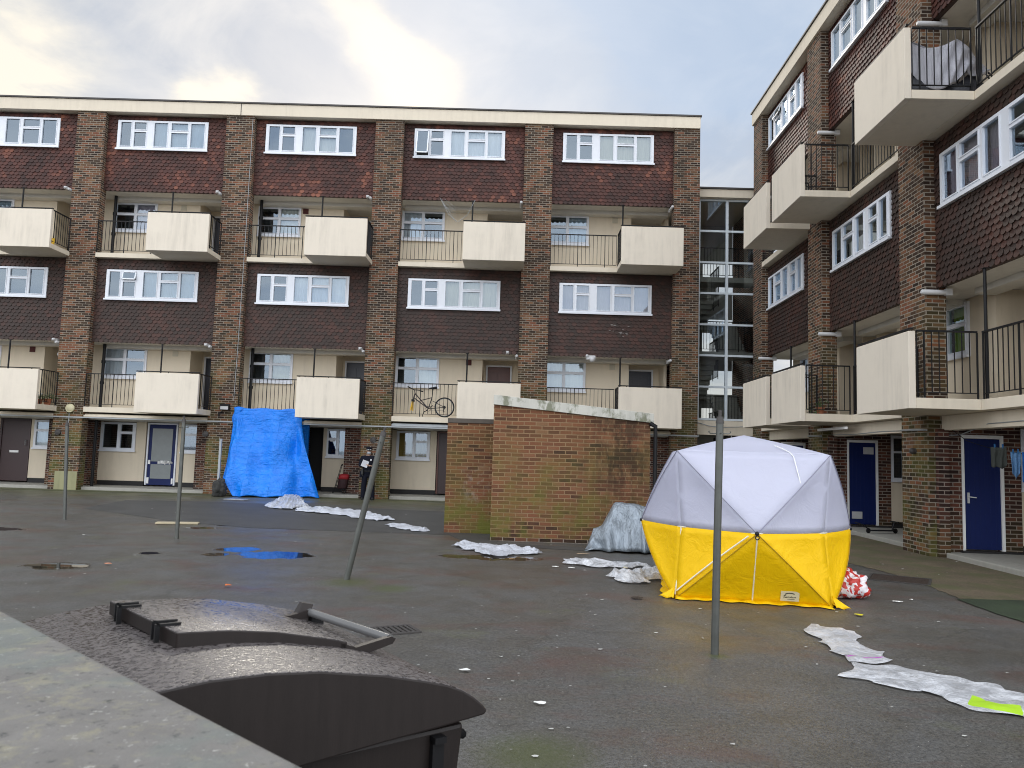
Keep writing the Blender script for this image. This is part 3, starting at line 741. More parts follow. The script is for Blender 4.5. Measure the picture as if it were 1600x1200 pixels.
    r = nd(nt, 'ShaderNodeMix', None, i0=pm, i2=wet, i3=.015)
    nt.links.new(r.outputs[0], b.inputs['Roughness'])
    h = math_(nt, 'ADD', fine, math_(nt, 'MULTIPLY', f2, .6))
    n = nd(nt, 'ShaderNodeBump', None, Strength=math_(nt, 'MULTIPLY', math_(nt, 'SUBTRACT', 1.0, pm), .75), Distance=.006, Height=h)
    nt.links.new(n.outputs[0], b.inputs['Normal'])
    return m
M['asphalt'] = ground_mat()
mb = MB(); mb.add([(-300, -300, 0), (300, -300, 0), (300, 400, 0), (-300, 400, 0)], [(0, 1, 2, 3)])
tag(mb.build('ground', M['asphalt']), 'worn wet grey asphalt of the courtyard', kind='structure')

def sheet(name, pts, z, mat, label, jag=.0, seg=8, seed=1):
    rnd = random.Random(seed); P = []
    for i, p in enumerate(pts):
        q = pts[(i+1) % len(pts)]
        for k in range(seg):
            t = k/seg; P.append((p[0]+(q[0]-p[0])*t+rnd.uniform(-jag, jag), p[1]+(q[1]-p[1])*t+rnd.uniform(-jag, jag), z))
    mb = MB(); mb.add(P, [tuple(range(len(P)))])
    o = mb.build(name, mat); tag(o, label, kind='structure'); return o
def rough_mat(name, a, b_, sc=60, rough=.8, moss=0):
    m, nt, b = new_mat(name); co = objco(nt)
    c = mixc(nt, ramp(nt, noise_(nt, co, sc, 4, .7), [(.35, 0.0), (.65, 1.0)]), a, b_)
    c = mixc(nt, ramp(nt, noise_(nt, co, 1.2, 5, .6), [(.35, 0.0), (.7, .55)]), c, tuple(x*.45 for x in a))
    if moss: c = mixc(nt, math_(nt, 'MULTIPLY', ramp(nt, noise_(nt, co, 1.7, 5, .6), [(.45, 0.0), (.6, 1.0)]), moss), c, (.07, .08, .025))
    setc(nt, b, c); b.inputs['Roughness'].default_value = rough
    bump(nt, b, noise_(nt, co, sc, 4, .7), .6, .008); return m
xy = lambda *q: [at(a, b).xy for a, b in q]
sheet('asphalt_patch', [(-11.5, 22.6), (-9.0, 23.2), (-7.6, 23.0), (-1.0, 22.0), (-.2, 18.2), (-.5, 14.95), (1.1, 14.7), (1.2, 14.2), (-.9, 14.45), (-1.5, 16.1), (-5.6, 16.2), (-7.5, 17.0), (-11.0, 19.5)], .004,
      rough_mat('dark asphalt repair', (.045, .045, .043), (.085, .084, .08), 90, .6), 'darker repaired strip of asphalt', .02)
sheet('gravel_strip', xy((1300, 838), (1325, 880), (1380, 893), (1440, 912), (1500, 936), (1640, 940))+[(9.5, 9.0), (9.5, 20)], .006,
      rough_mat('brown gravel and moss', (.07, .052, .03), (.19, .15, .095), 55, .9, .6), 'brown gritty mossy strip beside the right block', .03)
sheet('green_patch', xy((1494, 937), (1560, 961), (1640, 985))+[(9.0, 9.2), (9.0, 10.6)], .010,
      rough_mat('dark green turf', (.012, .022, .008), (.03, .05, .018), 130, .95), 'patch of dark green surfacing at the right edge', .01)
sheet('path', [(-21, 26.35), (-21, 25.6), (-16, 25.75), (-9, 26.1), (-3, 26.3), (-3, 26.72), (-9, 26.65)], .005, rough_mat('mossy edge', (.06, .065, .025), (.12, .12, .06), 30, .9, .6), 'mossy strip of ground along the foot of the far block', .05)

# manhole covers, drain
def cover(name, c, w, d, rz, label, slots=False):
    e = tag(empty(name, (c[0], c[1], 0), rz), label, 'drain cover')
    mb = MB(); t = .035
    for q in ((-w, w, -d, -d+t), (-w, w, d-t, d), (-w, -w+t, -d+t, d-t), (w-t, w, -d+t, d-t)): mb.box(*q, .002, .014)
    mb.build('frame', M['lead'], e)
    mb = MB()
    if slots:
        n = 9
        for i in range(n): x = -w+t+(2*w-2*t)*(i+.5)/n; mb.box(x-.012, x+.012, -d+t, d-t, .004, .013)
    else:
        mb.box(-w+t+.004, w-t-.004, -d+t+.004, d-t-.004, .004, .011)
        for i in range(6):
            for j in range(4): x, y = -w+.1+(2*w-.2)*i/5, -d+.1+(2*d-.2)*j/3; mb.box(x-.03, x+.03, y-.008, y+.008, .011, .014)
    mb.build('grille' if slots else 'lid', M['lead'] if slots else simple('rusty lid', (.05, .035, .028), .6, .3), e)
cover('drain_grate', (-1.23, 7.5), .26, .17, .5, 'rusty slotted drain grate behind the bin lid', True)
cover('manhole_cover', (5.62, 11.95), .42, .36, -.5, 'rectangular rusty manhole cover near the right block')

# small litter: the larger bits one by one
def scrap(name, px, w, d, mat, label, cat='litter', rz=0, group=None, h=.012, seed=0):
    rnd = random.Random(seed); p = at(*px)
    n = 9; vs = [(w*math.cos(2*PI*i/n)*rnd.uniform(.6, 1.1), d*math.sin(2*PI*i/n)*rnd.uniform(.6, 1.1), h*rnd.uniform(.3, 1)) for i in range(n)]+[(0, 0, h)]
    mb = MB(); mb.add(vs, [(i, (i+1) % n, n) for i in range(n)])
    o = mb.build(name, mat, loc=(p.x, p.y, .012), solid=.004); o.rotation_euler = (0, 0, rz); tag(o, label, cat, group); return o
wp = simple('paper scrap', (.75, .75, .72), .8)
scrap('brick_chip', (356, 918), .045, .04, simple('orange chip', (.5, .13, .04), .8), 'bright orange brick chip on the asphalt beyond the bin', 'rubble', h=.03)
scrap('brick_chip', (169, 883), .05, .03, simple('pale orange chip', (.45, .2, .12), .8), 'pinkish orange scrap on the asphalt right of the brown puddle', 'rubble', h=.02, seed=2)
scrap('leaf', (1343, 963), .06, .05, simple('yellow leaf', (.6, .55, .02), .6), 'single yellow leaf on the asphalt in front of the tent corner', 'leaf', seed=3)
scrap('paper_scrap', (727, 1050), .05, .03, wp, 'small white paper scrap on the asphalt right of the bin flap handle', seed=4)
scrap('paper_scrap', (843, 1102), .05, .022, wp, 'white torn paper scrap on the asphalt right of the bin', seed=5, rz=-.3)
scrap('paper_scrap', (1402, 942), .07, .03, wp, 'long white scrap on the asphalt between tent and green patch', seed=6)
scrap('paper_scrap', (1424, 939), .03, .02, wp, 'small white scrap next to a longer one near the green patch', seed=7)
scrap('leaf', (995, 936), .10, .07, simple('dead leaf', (.03, .02, .015), .8), 'dark dead leaf on the asphalt left of the tent', 'leaf', seed=8)
scrap('leaf', (800, 875), .06, .03, simple('tan leaf', (.3, .2, .1), .8), 'tan leaf below the white sheet in front of the shed', 'leaf', seed=9)
scrap('cardboard_scrap', (912, 867), .12, .02, simple('tan card', (.4, .3, .2), .8), 'thin strip of card on the ground before the brick shed', seed=10)
scrap('paper_scrap', (868, 887), .06, .025, wp, 'white scrap lying left of the folded plastic strip', seed=12)
scrap('paper_scrap', (893, 889), .06, .03, wp, 'white scrap just under the end of the plastic strip', seed=13)
scrap('paper_scrap', (977, 891), .05, .05, simple('cream scrap', (.6, .55, .4), .8), 'cream crumpled scrap between the two plastic strips left of the tent', seed=14, h=.04)
mb = MB(); rnd = random.Random(5)
for k in range(150):
    y = 3.5+18*rnd.random()**1.5; x = rnd.uniform(-.62, .62)*y
    if 1.6 < x < 4.2 and 9.2 < y < 11.8 or (x > -.7 and x < 2.6 and y > 15): continue
    r = rnd.uniform(.004, .012)*(1+.07*y); a = rnd.random()*6
    mb.add([(x+r*1.4*math.cos(a+q), y+r*.9*math.sin(a+q), .008+rnd.uniform(0, .006)) for q in (0, 1.3, 2.4, 3.6, 5)], [(0, 1, 2, 3, 4)])
tag(mb.build('litter_specks', simple('pale specks', (.5, .5, .47), .8)), 'scattered pale specks of grit and cigarette ends on the asphalt', 'litter', kind='stuff')

# ------------------------------------------------------------------ plastic sheets
def blanket(name, pts, mat, label, cat='plastic sheet', amp=.03, nu=64, nv=18, seed=0, group='white sheets laid in a line over the ground', patches=None, grp=True):
    """pts: list of (left pixel, right pixel) pairs along the strip, on the ground"""
    L = [at(*p[0]) for p in pts]; R = [at(*p[1]) for p in pts]
    n = len(pts)-1; P = []; off = Vector((seed*7.3, seed*3.1, 0))
    for i in range(nu+1):
        t = i/nu*n; k = min(int(t), n-1); f = t-k; row = []
        l = L[k].lerp(L[k+1], f); r = R[k].lerp(R[k+1], f)
        for j in range(nv+1):
            g = j/nv; q = l.lerp(r, g)
            e = min(g, 1-g, i/nu*3, (1-i/nu)*3)
            q = q+Vector((noise.noise(q*5+off), noise.noise(q*5+off+Vector((9, 9, 9))), 0))*(.17 if e < .05 else .04)
            vd = noise.voronoi(q*3.6+off)[0]; v2 = noise.voronoi(q*9+off)[0]; h = (.9-vd[0]*.8)*.55+(vd[1]-vd[0])*.5+(v2[1]-v2[0])*.35+abs(noise.noise(q*3+off))*.5
            row.append((q.x, q.y, .010+.95*amp*h*(.35+min(1, e*6)*.9)))
        P.append(row)
    mb = MB(); mb.grid(P, smooth=True)
    if patches:
        for (i0, i1, j0, j1) in patches:
            nf = 0
            for i in range(nu):
                for j in range(nv):
                    if i0 <= i < i1 and j0 <= j < j1: mb.m[i*nv+j] = 1
    o = mb.build(name, mat); return tag(o, label, cat, group)
PL = plastic_mat('white polythene', (.72, .75, .82), .85); PC = plastic_mat('clear polythene', (.88, .9, .94), .5)
blanket('plastic_sheet', [((412, 792), (452, 776)), ((432, 796), (465, 776)), ((455, 797), (470, 782)), ((480, 793), (474, 789))], PL, 'crumpled white sheet in a heap at the foot of the blue tarpaulin', amp=.16, seed=1)
blanket('plastic_sheet', [((462, 799), (466, 797)), ((490, 802), (500, 794)), ((535, 806), (545, 798)), ((560, 811), (580, 803)), ((590, 815), (600, 810)), ((614, 814), (616, 813))], PL, 'long white sheet on the ground crossing behind the leaning pole', amp=.1, seed=2)
blanket('plastic_sheet', [((603, 822), (606, 820)), ((630, 829), (640, 821)), ((655, 832), (656, 826)), ((668, 829), (669, 828))], PL, 'smallest white sheet, between the leaning pole and the brick shed', amp=.06, seed=3)
blanket('plastic_sheet', [((706, 855), (708, 853)), ((740, 862), (735, 851)), ((770, 871), (775, 854)), ((810, 868), (800, 858)), ((844, 867), (842, 864))], PL, 'white sheet on the ground in front of the left corner of the brick shed', amp=.09, seed=4)
blanket('plastic_sheet', [((882, 881), (890, 874)), ((905, 886), (905, 876)), ((950, 888), (948, 880)), ((990, 889), (985, 881)), ((1014, 888), (1010, 884))], PC, 'narrow folded strip of clear plastic on the ground before the silver cover', amp=.07, seed=5)
blanket('plastic_sheet', [((950, 903), (955, 901)), ((985, 913), (990, 895)), ((1010, 911), (1010, 890)), ((1045, 908), (1045, 893))], PC, 'crumpled clear plastic against the left side of the tent', amp=.12, seed=6)
o = blanket('plastic_sheet', [((1256, 979), (1320, 982)), ((1282, 1003), (1338, 1003)), ((1300, 1018), (1360, 1015)), ((1313, 1027), (1385, 1028)), ((1330, 1037), (1396, 1036))], [plastic_mat('milky polythene', (.76, .77, .8), .65), simple('pink edging', (.4, .1, .4), .5)], 'milky plastic bag with a pink and blue edge lying in front of the tent', amp=.035, seed=7, patches=[(54, 56, 0, 18)])
blanket('plastic_sheet', [((1318, 1056), (1352, 1040)), ((1380, 1070), (1400, 1042)), ((1450, 1087), (1440, 1052)), ((1500, 1103), (1510, 1066)), ((1560, 1117), (1570, 1080)), ((1612, 1128), (1625, 1088))], [PC, simple('lime green print', (.36, .6, .02), .5), simple('orange print', (.7, .12, .02), .5)], 'torn clear plastic strip with lime green print at the bottom right corner', amp=.03, seed=8, nu=90, nv=20, patches=[(58, 84, 1, 6)])
mb = MB(); q = at(257, 821); r = at(297, 817)
mb.box(-.42, .42, -.12, .12, 0, .035); o = mb.build('wooden_board', simple('pale timber', (.42, .36, .24), .8, var=.3, scale=12), loc=((q.x+r.x)/2, (q.y+r.y)/2, .006), bevel=.006); o.rotation_euler = (0, 0, .25)
tag(o, 'pale flat wooden board on the ground behind the second clothes post', 'board')
mb = MB(); mb.box(-.35, .35, -.18, .18, 0, .02); q = at(370, 781); o = mb.build('flat_board', M['grey'], loc=(q.x, q.y, .006), bevel=.004); o.rotation_euler = (0, 0, -.2)
tag(o, 'grey flat board on the ground in front of the blue tarpaulin', 'board')

# ------------------------------------------------------------------ BRICK SHED
sh = tag(empty('brick_shed', (.9, 15.35, 0)), 'low brick bin store with a sloping mossy concrete roof edge', 'shed')
def shed():
    a, b = -1.54, 1.53
    def wedge(x0, x1, y0, y1, z0, zl, zr, mb):
        mb.add([(x0, y0, z0(x0) if callable(z0) else z0), (x1, y0, z0(x1) if callable(z0) else z0), (x1, y1, z0(x1) if callable(z0) else z0), (x0, y1, z0(x0) if callable(z0) else z0),
                (x0, y0, zl), (x1, y0, zr), (x1, y1, zr), (x0, y1, zl)], [(0, 3, 2, 1), (4, 5, 6, 7), (0, 1, 5, 4), (1, 2, 6, 5), (2, 3, 7, 6), (3, 0, 4, 7)])
    mb = MB(); wedge(a, b, 0, 3.0, -.05, 2.64, 2.37, mb); mb.build('wall', M['brickshed'], sh)
    mb = MB(); wedge(a-.01, b+.06, -.05, 3.05, lambda x: 2.642-(x-a)/(b-a)*.27, 2.835, 2.55, mb); mb.build('roof', M['concmoss'], sh, bevel=.006)
    mb = MB(); mb.tube([(b+.09, -.06, 0.02), (b+.09, -.06, 2.3), (b-.02, -.06, 2.36)], .045, 10); mb.build('down_pipe', M['black'], sh)
    mb = MB(); mb.box(-2.56, -1.56, 1.2, 1.45, -.05, 2.3); mb.build('wing_wall', M['brickshed'], sh)
    mb = MB(); mb.box(-2.56, -1.56, 1.18, 1.47, 2.302, 2.4); mb.build('coping', render_mat('dark coping', (.1, .085, .07), .5), sh, bevel=.008)
    mb = MB(); mb.box(a-.005, b+.005, -.012, 3.012, -.05, .07); mb.build('footing', M['brickd'], sh)
shed()

# ------------------------------------------------------------------ CLOTHES POSTS
def clothes_post(base, top, label, seed, r=.036):
    base = Vector(base); top = Vector(top)
    e = tag(empty('clothes_post', base), label, 'post', 'steel clothes line posts in the courtyard')
    t = top-base; mb = MB(); mb.tube([(0, 0, -.02), t*.5, t], [r, r*.98, r*.95], 12); mb.build('post', M['steel'], e)
    d = t.normalized(); u = Vector((1, 0, 0)); mb = MB()
    q = t-d*.12
    mb.tube([q-u*.085, q+u*.085], .005, 6); mb.tube([q-Vector((0, .085, 0)), q+Vector((0, .085, 0))], .005, 6)
    for s_ in (-1, 1): mb.tube([q+u*.085*s_, q+u*.1*s_+d*.012, q+u*.09*s_+d*.02], .005, 6)
    mb.build('line_hooks', M['steel'], e)
    mb = MB(); mb.tube([t-d*.03, t+d*.03], [r*1.1, r*.8], 12); mb.tube([t+d*.02, t+d*.09], .015, 8); mb.build('cap', M['lead'], e)
clothes_post((-9.75, 16.65, 0), (-9.86, 16.65, 2.02), 'thin upright clothes post furthest left, in front of the pier with the yellow lamp', 1)
clothes_post((-6.15, 13.98, 0), (-6.16, 13.98, 2.1), 'upright clothes post in front of the blue glazed door', 2)
clothes_post((-2.28, 10.32, 0), (-1.86, 10.2, 1.9), 'leaning clothes post in front of the officer', 3, .04)
clothes_post((1.71, 7.07, 0), (1.725, 7.0, 2.05), 'near clothes post standing in front of the white and yellow tent', 4, .034)
mb = MB(); mb.box(-.035, .035, -.035, .035, 0, 1.85); mb.box(-.045, .045, -.045, .045, 1.85, 1.88)
o = mb.build('grey_post', M['grey'], loc=(-10.15, 25.95, 0), bevel=.006); tag(o, 'square pale grey post standing beside the blue tarpaulin', 'post')

# ------------------------------------------------------------------ BLUE TARPAULIN
def tarp():
    m, nt, b = new_mat('blue tarpaulin'); co = objco(nt)
    setc(nt, b, mixc(nt, noise_(nt, co, 2.2, 5, .65, .8), (.0, .13, .62), (.0, .26, .95))); b.inputs['Roughness'].default_value = .4
    # fold grid of an unpacked sheet + small creases
    uv = nd(nt, 'ShaderNodeUVMap').outputs[0]
    w1 = nd(nt, 'ShaderNodeTexBrick', {'offset': 0.0}, Vector=uv, Scale=1.0); w1.inputs['Brick Width'].default_value = .42; w1.inputs['Row Height'].default_value = .36; w1.inputs['Mortar Size'].default_value = .018; w1.inputs['Mortar Smooth'].default_value = 1.0
    h = math_(nt, 'ADD', math_(nt, 'MULTIPLY', w1.outputs['Fac'], .09), noise_(nt, objco(nt, (1, 1, 2)), 3.4, 5, .62, 1.0))
    bump(nt, b, h, .9, .07)
    P = []; nu, nv = 90, 70
    top = [(-9.93, -.33), (-9.6, -.34), (-9.0, -.33), (-8.4, -.335), (-7.95, -.33), (-7.66, -.3)]
    for i in range(nu+1):
        t = i/nu; k = min(int(t*5), 4); f = t*5-k
        tx = top[k][0]*(1-f)+top[k+1][0]*f
        zt = 2.98-.03*math.sin(t*PI)+.02*math.sin(t*19) - (max(0, t-.86)/.14)*.32
        bx = -10.12+t*3.35; by = -1.05-.45*math.sin(min(1, t*1.25)*PI)*.8+.25*t+.08*math.sin(t*17+1)
        zb = .03+.03*math.sin(t*23)+ (.42*max(0, 1-abs(t-.085)/.07) if t < .16 else 0)+(-.0 if t < .9 else -.0)
        row = []
        for j in range(nv+1):
            s_ = j/nv
            e = s_**1.35
            x = tx*(1-e)+bx*e+(.05*math.sin(s_*7+t*3) )*s_*(1-t)*.5
            y = -.34*(1-s_)+by*s_-.0
            # folds: radiating hollows hung from the two top corners
            fold = .05*math.sin(t*31+s_*2)*s_*.6+.07*math.sin((t-.1)*14-s_*5)*math.sin(s_*PI)
            sag = .22*math.sin(PI*min(1, max(0, (t-.08)/.8)))*math.sin(s_*PI)**1.2
            y += fold*1.3+sag*.8*(1-s_)+.06*math.sin(s_*13-8*(1-((t-.45)*2)**2))*math.sin(PI*s_)*min(1, t*8)*min(1, (1-t)*6)+.05*math.sin(t*38)*max(0, s_-.6)
            x += .05*math.sin(t*26+s_*3)*s_
            z = zt*(1-s_)+zb*s_-sag*.25
            z = max(z, .02)
            y += .07*noise.noise(Vector((x*1.3, z*1.1, 3)))+.035*noise.noise(Vector((x*3.7+z, z*2.9, 7)))*min(1, s_*5); row.append((x, y, z))
        P.append(row)
    e = tag(empty('tarpaulin', (0, 27, 0), angA), 'bright blue tarpaulin hung from the walkway down to the ground', 'tarpaulin')
    mb = MB(); mb.grid(P); mb.build('hanging_sheet', m, e, solid=.004)
    # turned over corner flap top-left, return on the right
    mb = MB(); mb.grid([[(-9.98+.28*a+.03*math.sin(b_*9), -.37-.06*math.sin(b_*3+a), 2.97-b_*(.75-.45*a)) for b_ in [k/10 for k in range(11)]] for a in [k/6 for k in range(7)]]); mb.build('corner_flap', m, e, solid=.004)
    mb = MB(); mb.grid([[(-7.72+.22*a+.0*b_, -.26+.42*a, 2.66-b_*(2.62-.0*a)) if True else None for b_ in [k/12 for k in range(13)]] for a in [k/6 for k in range(7)]]); mb.build('side_return', m, e, solid=.004)
    # black sack by the foot
tarp()
def sack(name, loc, s, mat, label, cat, seed=0, sq=(1, 1, 1)):
    mb = MB(); n, m_ = 40, 26; P = []
    for j in range(m_+1):
        p = PI*j/m_; row = []
        for i in range(n+1):
            a = 2*PI*i/n; d = Vector((math.sin(p)*math.cos(a)*sq[0], math.sin(p)*math.sin(a)*sq[1], math.cos(p)*sq[2]))
            r = s*(1+.34*noise.noise(d*2.1+Vector((seed, 0, 0)))+.3*abs(noise.noise(d*4.5+Vector((seed, 3, 0))))+.12*noise.noise(d*11+Vector((seed, 3, 0)))) if i < n else None
            if i == n: row.append(row[0]); continue
            q = d*r; row.append((q.x, q.y, max(q.z, -s*sq[2]*.8)+s*sq[2]*.8+.01))
        P.append(row)
    mb.grid(P); o = mb.build(name, mat, loc=loc, fix=True); return tag(o, label, cat)
sack('sandbag', (-9.93, 25.5, 0), .26, cloth_mat('black sacking', (.03, .03, .028), .8, .6, 6), 'dark sack weighing down the bottom left corner of the tarpaulin', 'sack', 1, (.8, .7, 1.15))
q = at(1336, 937); 
def bag_mat():
    m, nt, b = new_mat('red and white carrier bag'); co = objco(nt)
    f = ramp(nt, noise_(nt, co, 6, 2, .4, 2.2), [(.46, 0.0), (.48, 1.0)])
    setc(nt, b, mixc(nt, f, (.75, .7, .72), (.5, .03, .02))); b.inputs['Roughness'].default_value = .35
    bump(nt, b, noise_(nt, co, 12, 5, .65, 1), .8, .02); return m
sack('carrier_bag', (4.17, 10.2, 0), .2, bag_mat(), 'crumpled red and white carrier bag on the ground by the right tent corner', 'plastic bag', 4, (1.05, .8, .85))
mb = MB(); mb.tube([(0, 0, 0), (0, 0, .42), (0, 0, .5), (0, 0, .56)], [.11, .11, .08, .04], 14); mb.tube([(.05, 0, .5), (.12, 0, .5), (.12, 0, .3)], .012, 6)
o = mb.build('green_bottle', simple('green plastic', (.02, .09, .04), .4), loc=(4.28, 10.85, 0)); tag(o, 'green container half hidden behind the tent, above the carrier bag', 'container')

# ------------------------------------------------------------------ FORENSIC TENT
def tent():
    e = tag(empty('forensic_tent', (2.84, 10.5, 0)), 'white topped yellow pop-up police tent standing on the asphalt', 'tent')
    O = Vector((2.84, 10.5, 0))
    e1 = Vector((1.79, -.28, 0)).normalized(); e2 = Vector((.155, .988, 0))
    c0 = Vector((1.87, 9.74, 0)); W = 1.81
    bot = [c0, c0+e1*W, c0+e1*W+e2*W, c0+e2*W]
    cen = sum((b for b in bot), Vector())/4
    top = [b+Vector((0, 0, 1.79))+(cen-b)*.01 for b in bot]
    mid = [b.lerp(cen, .075)+Vector((0, 0, .86)) for b in bot]
    hubs = []
    for i in range(4):
        j = (i+1) % 4; m_ = (bot[i]+bot[j])/2; out = (m_-cen).normalized(); hubs.append(m_+out*.42+Vector((0, 0, .86)))
    apex = cen+Vector((0, 0, 2.03))
    wm = cloth_mat('white tent fabric', (.72, .73, .84), .5, .4, 2.6, .03, trans=.45, wd=.035)
    ym = cloth_mat('yellow tent fabric', (.95, .6, .0), .5, .6, 2.8, .04, trans=.2, spec=.3, wd=.035)
    def tri(mb, a, b, c, bow=None, n=12, sag=.035):
        """a is the hub; edge b-c may bow inwards"""
        nrm = (b-a).cross(c-a).normalized()
        if nrm.dot(((a+b+c)/3)-(cen+Vector((0, 0, .9)))) < 0: nrm = -nrm
        idx = {}; vs = []
        for i in range(n+1):
            for j in range(n+1-i):
                k = n-i-j; w = (i/n, j/n, k/n)
                p = a*w[0]+b*w[1]+c*w[2]
                s_ = w[0]*w[1]*w[2]*27*sag
                s_ += .007*noise.noise(p*5)*min(1, 9*w[1]*w[2])
                p = p-nrm*s_
                if bow: p = p+bow*(4*w[1]*w[2])
                for q_, wq in ((b, w[1]), (c, w[2])):
                    mo = ((a+q_)/2-cen-Vector((0, 0, .9))); mo.z *= .6; mo.normalize()
                    p = p+mo*((.055 if q_.z < .2 else .03 if a.z < 1.5 else .012)*4*w[0]*wq)
                idx[i, j] = len(vs); vs.append(p-O)
        fs = []
        for i in range(n):
            for j in range(n-i):
                fs.append((idx[i, j], idx[i+1, j], idx[i, j+1]))
                if i+j < n-1: fs.append((idx[i+1, j], idx[i+1, j+1], idx[i, j+1]))
        mb.add(vs, fs, smooth=True)
    up, lo = MB(), MB()
    for i in range(4):
        j = (i+1) % 4; h = hubs[i]
        tri(up, h, top[i], top[j]); tri(lo, h, bot[i], bot[j])
        for q in (i, j):
            tri(up, h, top[q], mid[q]); tri(lo, h, mid[q], bot[q])
        tri(up, apex, top[i], top[j], n=10, sag=.02)
    up.build('upper_fabric', wm, e, solid=.003, fix=True); lo.build('lower_fabric', ym, e, solid=.003, fix=True)
    # skirt
    for i in range(4):
        j = (i+1) % 4; out = ((bot[i]+bot[j])/2-cen).normalized(); P = []
        for k in range(61):
            t = k/60; p = bot[i].lerp(bot[j], t); wv = .05+.035*noise.noise(Vector((t*6+i*4, 0, 0)))+(.02*math.sin(t*40) if i == 0 else .05+.008*math.sin(t*12))
            if i == 0: wv += .04*max(0, 1-abs(t-1)/.06)
            a_ = p+out*.004+Vector((0, 0, .045)); b_ = p+out*wv*.6+Vector((0, 0, .02+.012*math.sin(t*55))); c_ = p+out*wv*1.5+Vector((0, 0, .012))
            P.append([a_-O, b_-O, c_-O])
        mb = MB(); mb.grid(P); mb.build('skirt', ym, e, solid=.002)
    for (b_, d1, d2) in ((bot[1], e1*.2-e2*.08, e1*.03-e2*.09), (bot[0], -e1*.2+e2*.03, -e1*.02-e2*.09)):
        mb = MB(); mb.grid([[b_-O+Vector((0, 0, .12))*(1-s_)+d1.lerp(d2, t)*s_+Vector((0, 0, .015+.01*math.sin(t*9))) for s_ in (0, .4, .8, 1)] for t in [k/8 for k in range(9)]]); mb.build('skirt', ym, e, solid=.002)
    sm = simple('pale seam tape', (.8, .74, .55), .5); dk = simple('seam line', (.25, .25, .33), .6); dy = simple('dark yellow seam', (.42, .24, .0), .6)
    off = lambda i: ((bot[i]+bot[(i+1) % 4])/2-cen).normalized()*.012
    def seam(pts, r, mat, name='seam'):
        mb = MB(); mb.tube([p-O for p in pts], r, 6); return mb.build(name, mat, e)
    def arc(a, b, o_):
        mo = ((a+b)/2-cen-Vector((0, 0, .9))); mo.z *= .6; mo.normalize()
        return [a.lerp(b, t)+mo*((.055 if b.z < .2 else .03)*4*t*(1-t))+o_ for t in [k/8 for k in range(9)]]
    f = off(0); h = hubs[0]
    for i in range(4):
        hh = hubs[i]; o_ = off(i)
        for q in (i, (i+1) % 4):
            seam(arc(hh, top[q], o_*.6), .0045, dk); seam(arc(hh, bot[q], o_*.6), .005, dy)
    # white line along the colour change, follows the fabric
    for i in range(4):
        for q in (i, (i+1) % 4):
            seam([hubs[i].lerp(mid[q], t)+off(i)*.3 for t in (0, .25, .5, .75, 1)], .008, sm)
    seam([mid[0]*1.0, (mid[0]*.5+bot[0]*.5)+(mid[0]-bot[0].lerp(top[0], .48))*.35, bot[0]+Vector((0, 0, .05))], .011, sm)
    seam([h+f-Vector((0, 0, .05)), ((bot[0]+bot[1])/2).lerp(h, .5)+f*1.6, (bot[0]+bot[1])/2+f+Vector((0, 0, .03))], .009, sm, 'zip')
    a_ = h+f-Vector((0, 0, .03))-e1*.1; b_ = bot[0]+f+Vector((0, 0, .1))+e1*.02
    seam([a_.lerp(b_, t)+f*(.8+2*math.sin(t*PI))+Vector((0, 0, .02*math.sin(t*PI))) for t in (0, .25, .5, .75, 1)], .010, sm, 'zip')
    p0 = bot[0]+Vector((0, 0, 0)); 
    # ribbon on the white panel
    ra = (apex.lerp((top[0]+top[1])/2, .35)); ra = apex.lerp(top[1], .62).lerp(top[0], .08)
    rb = h.lerp(top[1], .66).lerp((top[0]+top[1])/2, .2)
    tm = (top[0]*.24+top[1]*.76)+f*1.3
    e_ = h.lerp(top[1], .62).lerp(top[0], .02)+f*1.5; a0_ = apex.lerp(tm, .65)+Vector((0, 0, .02)); seam([a0_, a0_.lerp(tm, .45)+Vector((0, 0, .006)), tm.lerp(a0_, .16)+Vector((0, 0, .004)), tm.lerp(e_, .08)+f*.6, tm.lerp(e_, .3)+f*.8, e_], .006, M['white'], 'tape')
    mb = MB()
    for hh in hubs: mb.ball(tuple(hh-O+Vector((0, 0, 0))), .026, 12, 8)
    mb.build('hub', M['black'], e)
    mb = MB(); mb.ring(tuple(h+f*2.2-O-Vector((0, 0, .045))), (0, 1, 0), .022, .006, 16, 6); mb.build('pull_ring', M['black'], e)
    for t, q in ((.5, top[0]), (.52, bot[1])):
        p = h.lerp(q, t)+f*1.5; seam([p, p+e1*.03+Vector((0, 0, -.03))], .006, M['black'], 'toggle')
    # maker's patch with small illegible lettering, lying on the lower triangle
    A_, B_ = bot[0], bot[1]; n_ = (B_-A_).cross(h-A_).normalized(); n_ = n_ if n_.dot(f) > 0 else -n_
    up_ = ((h-(A_+B_)/2)).normalized(); ctr = (A_+B_)/2+e1*.42+up_*.14
    def quad(mb, x0, x1, y0, y1, l): mb.add([ctr+e1*x+up_*y+n_*l-O for x, y in ((x0, y0), (x1, y0), (x1, y1), (x0, y1))], [(0, 1, 2, 3)])
    mb = MB(); quad(mb, -.105, .105, -.068, .068, .016); pt = mb.build('maker_patch', simple('cream patch', (.68, .6, .38), .6), e, solid=.002)
    mb = MB(); rnd = random.Random(4); x = -.055
    quad(mb, x-.015, x-.008, -.028, .012, .019); quad(mb, x-.015, x+.01, .008, .016, .019)
    for k in range(9):
        w_ = rnd.uniform(.008, .013); hh_ = rnd.choice([.017, .017, .024]); quad(mb, x, x+w_*.45, -.022, -.022+hh_, .019); quad(mb, x, x+w_, -.022+(k % 3)*.006, -.016+(k % 3)*.006, .0192); x += w_+.004
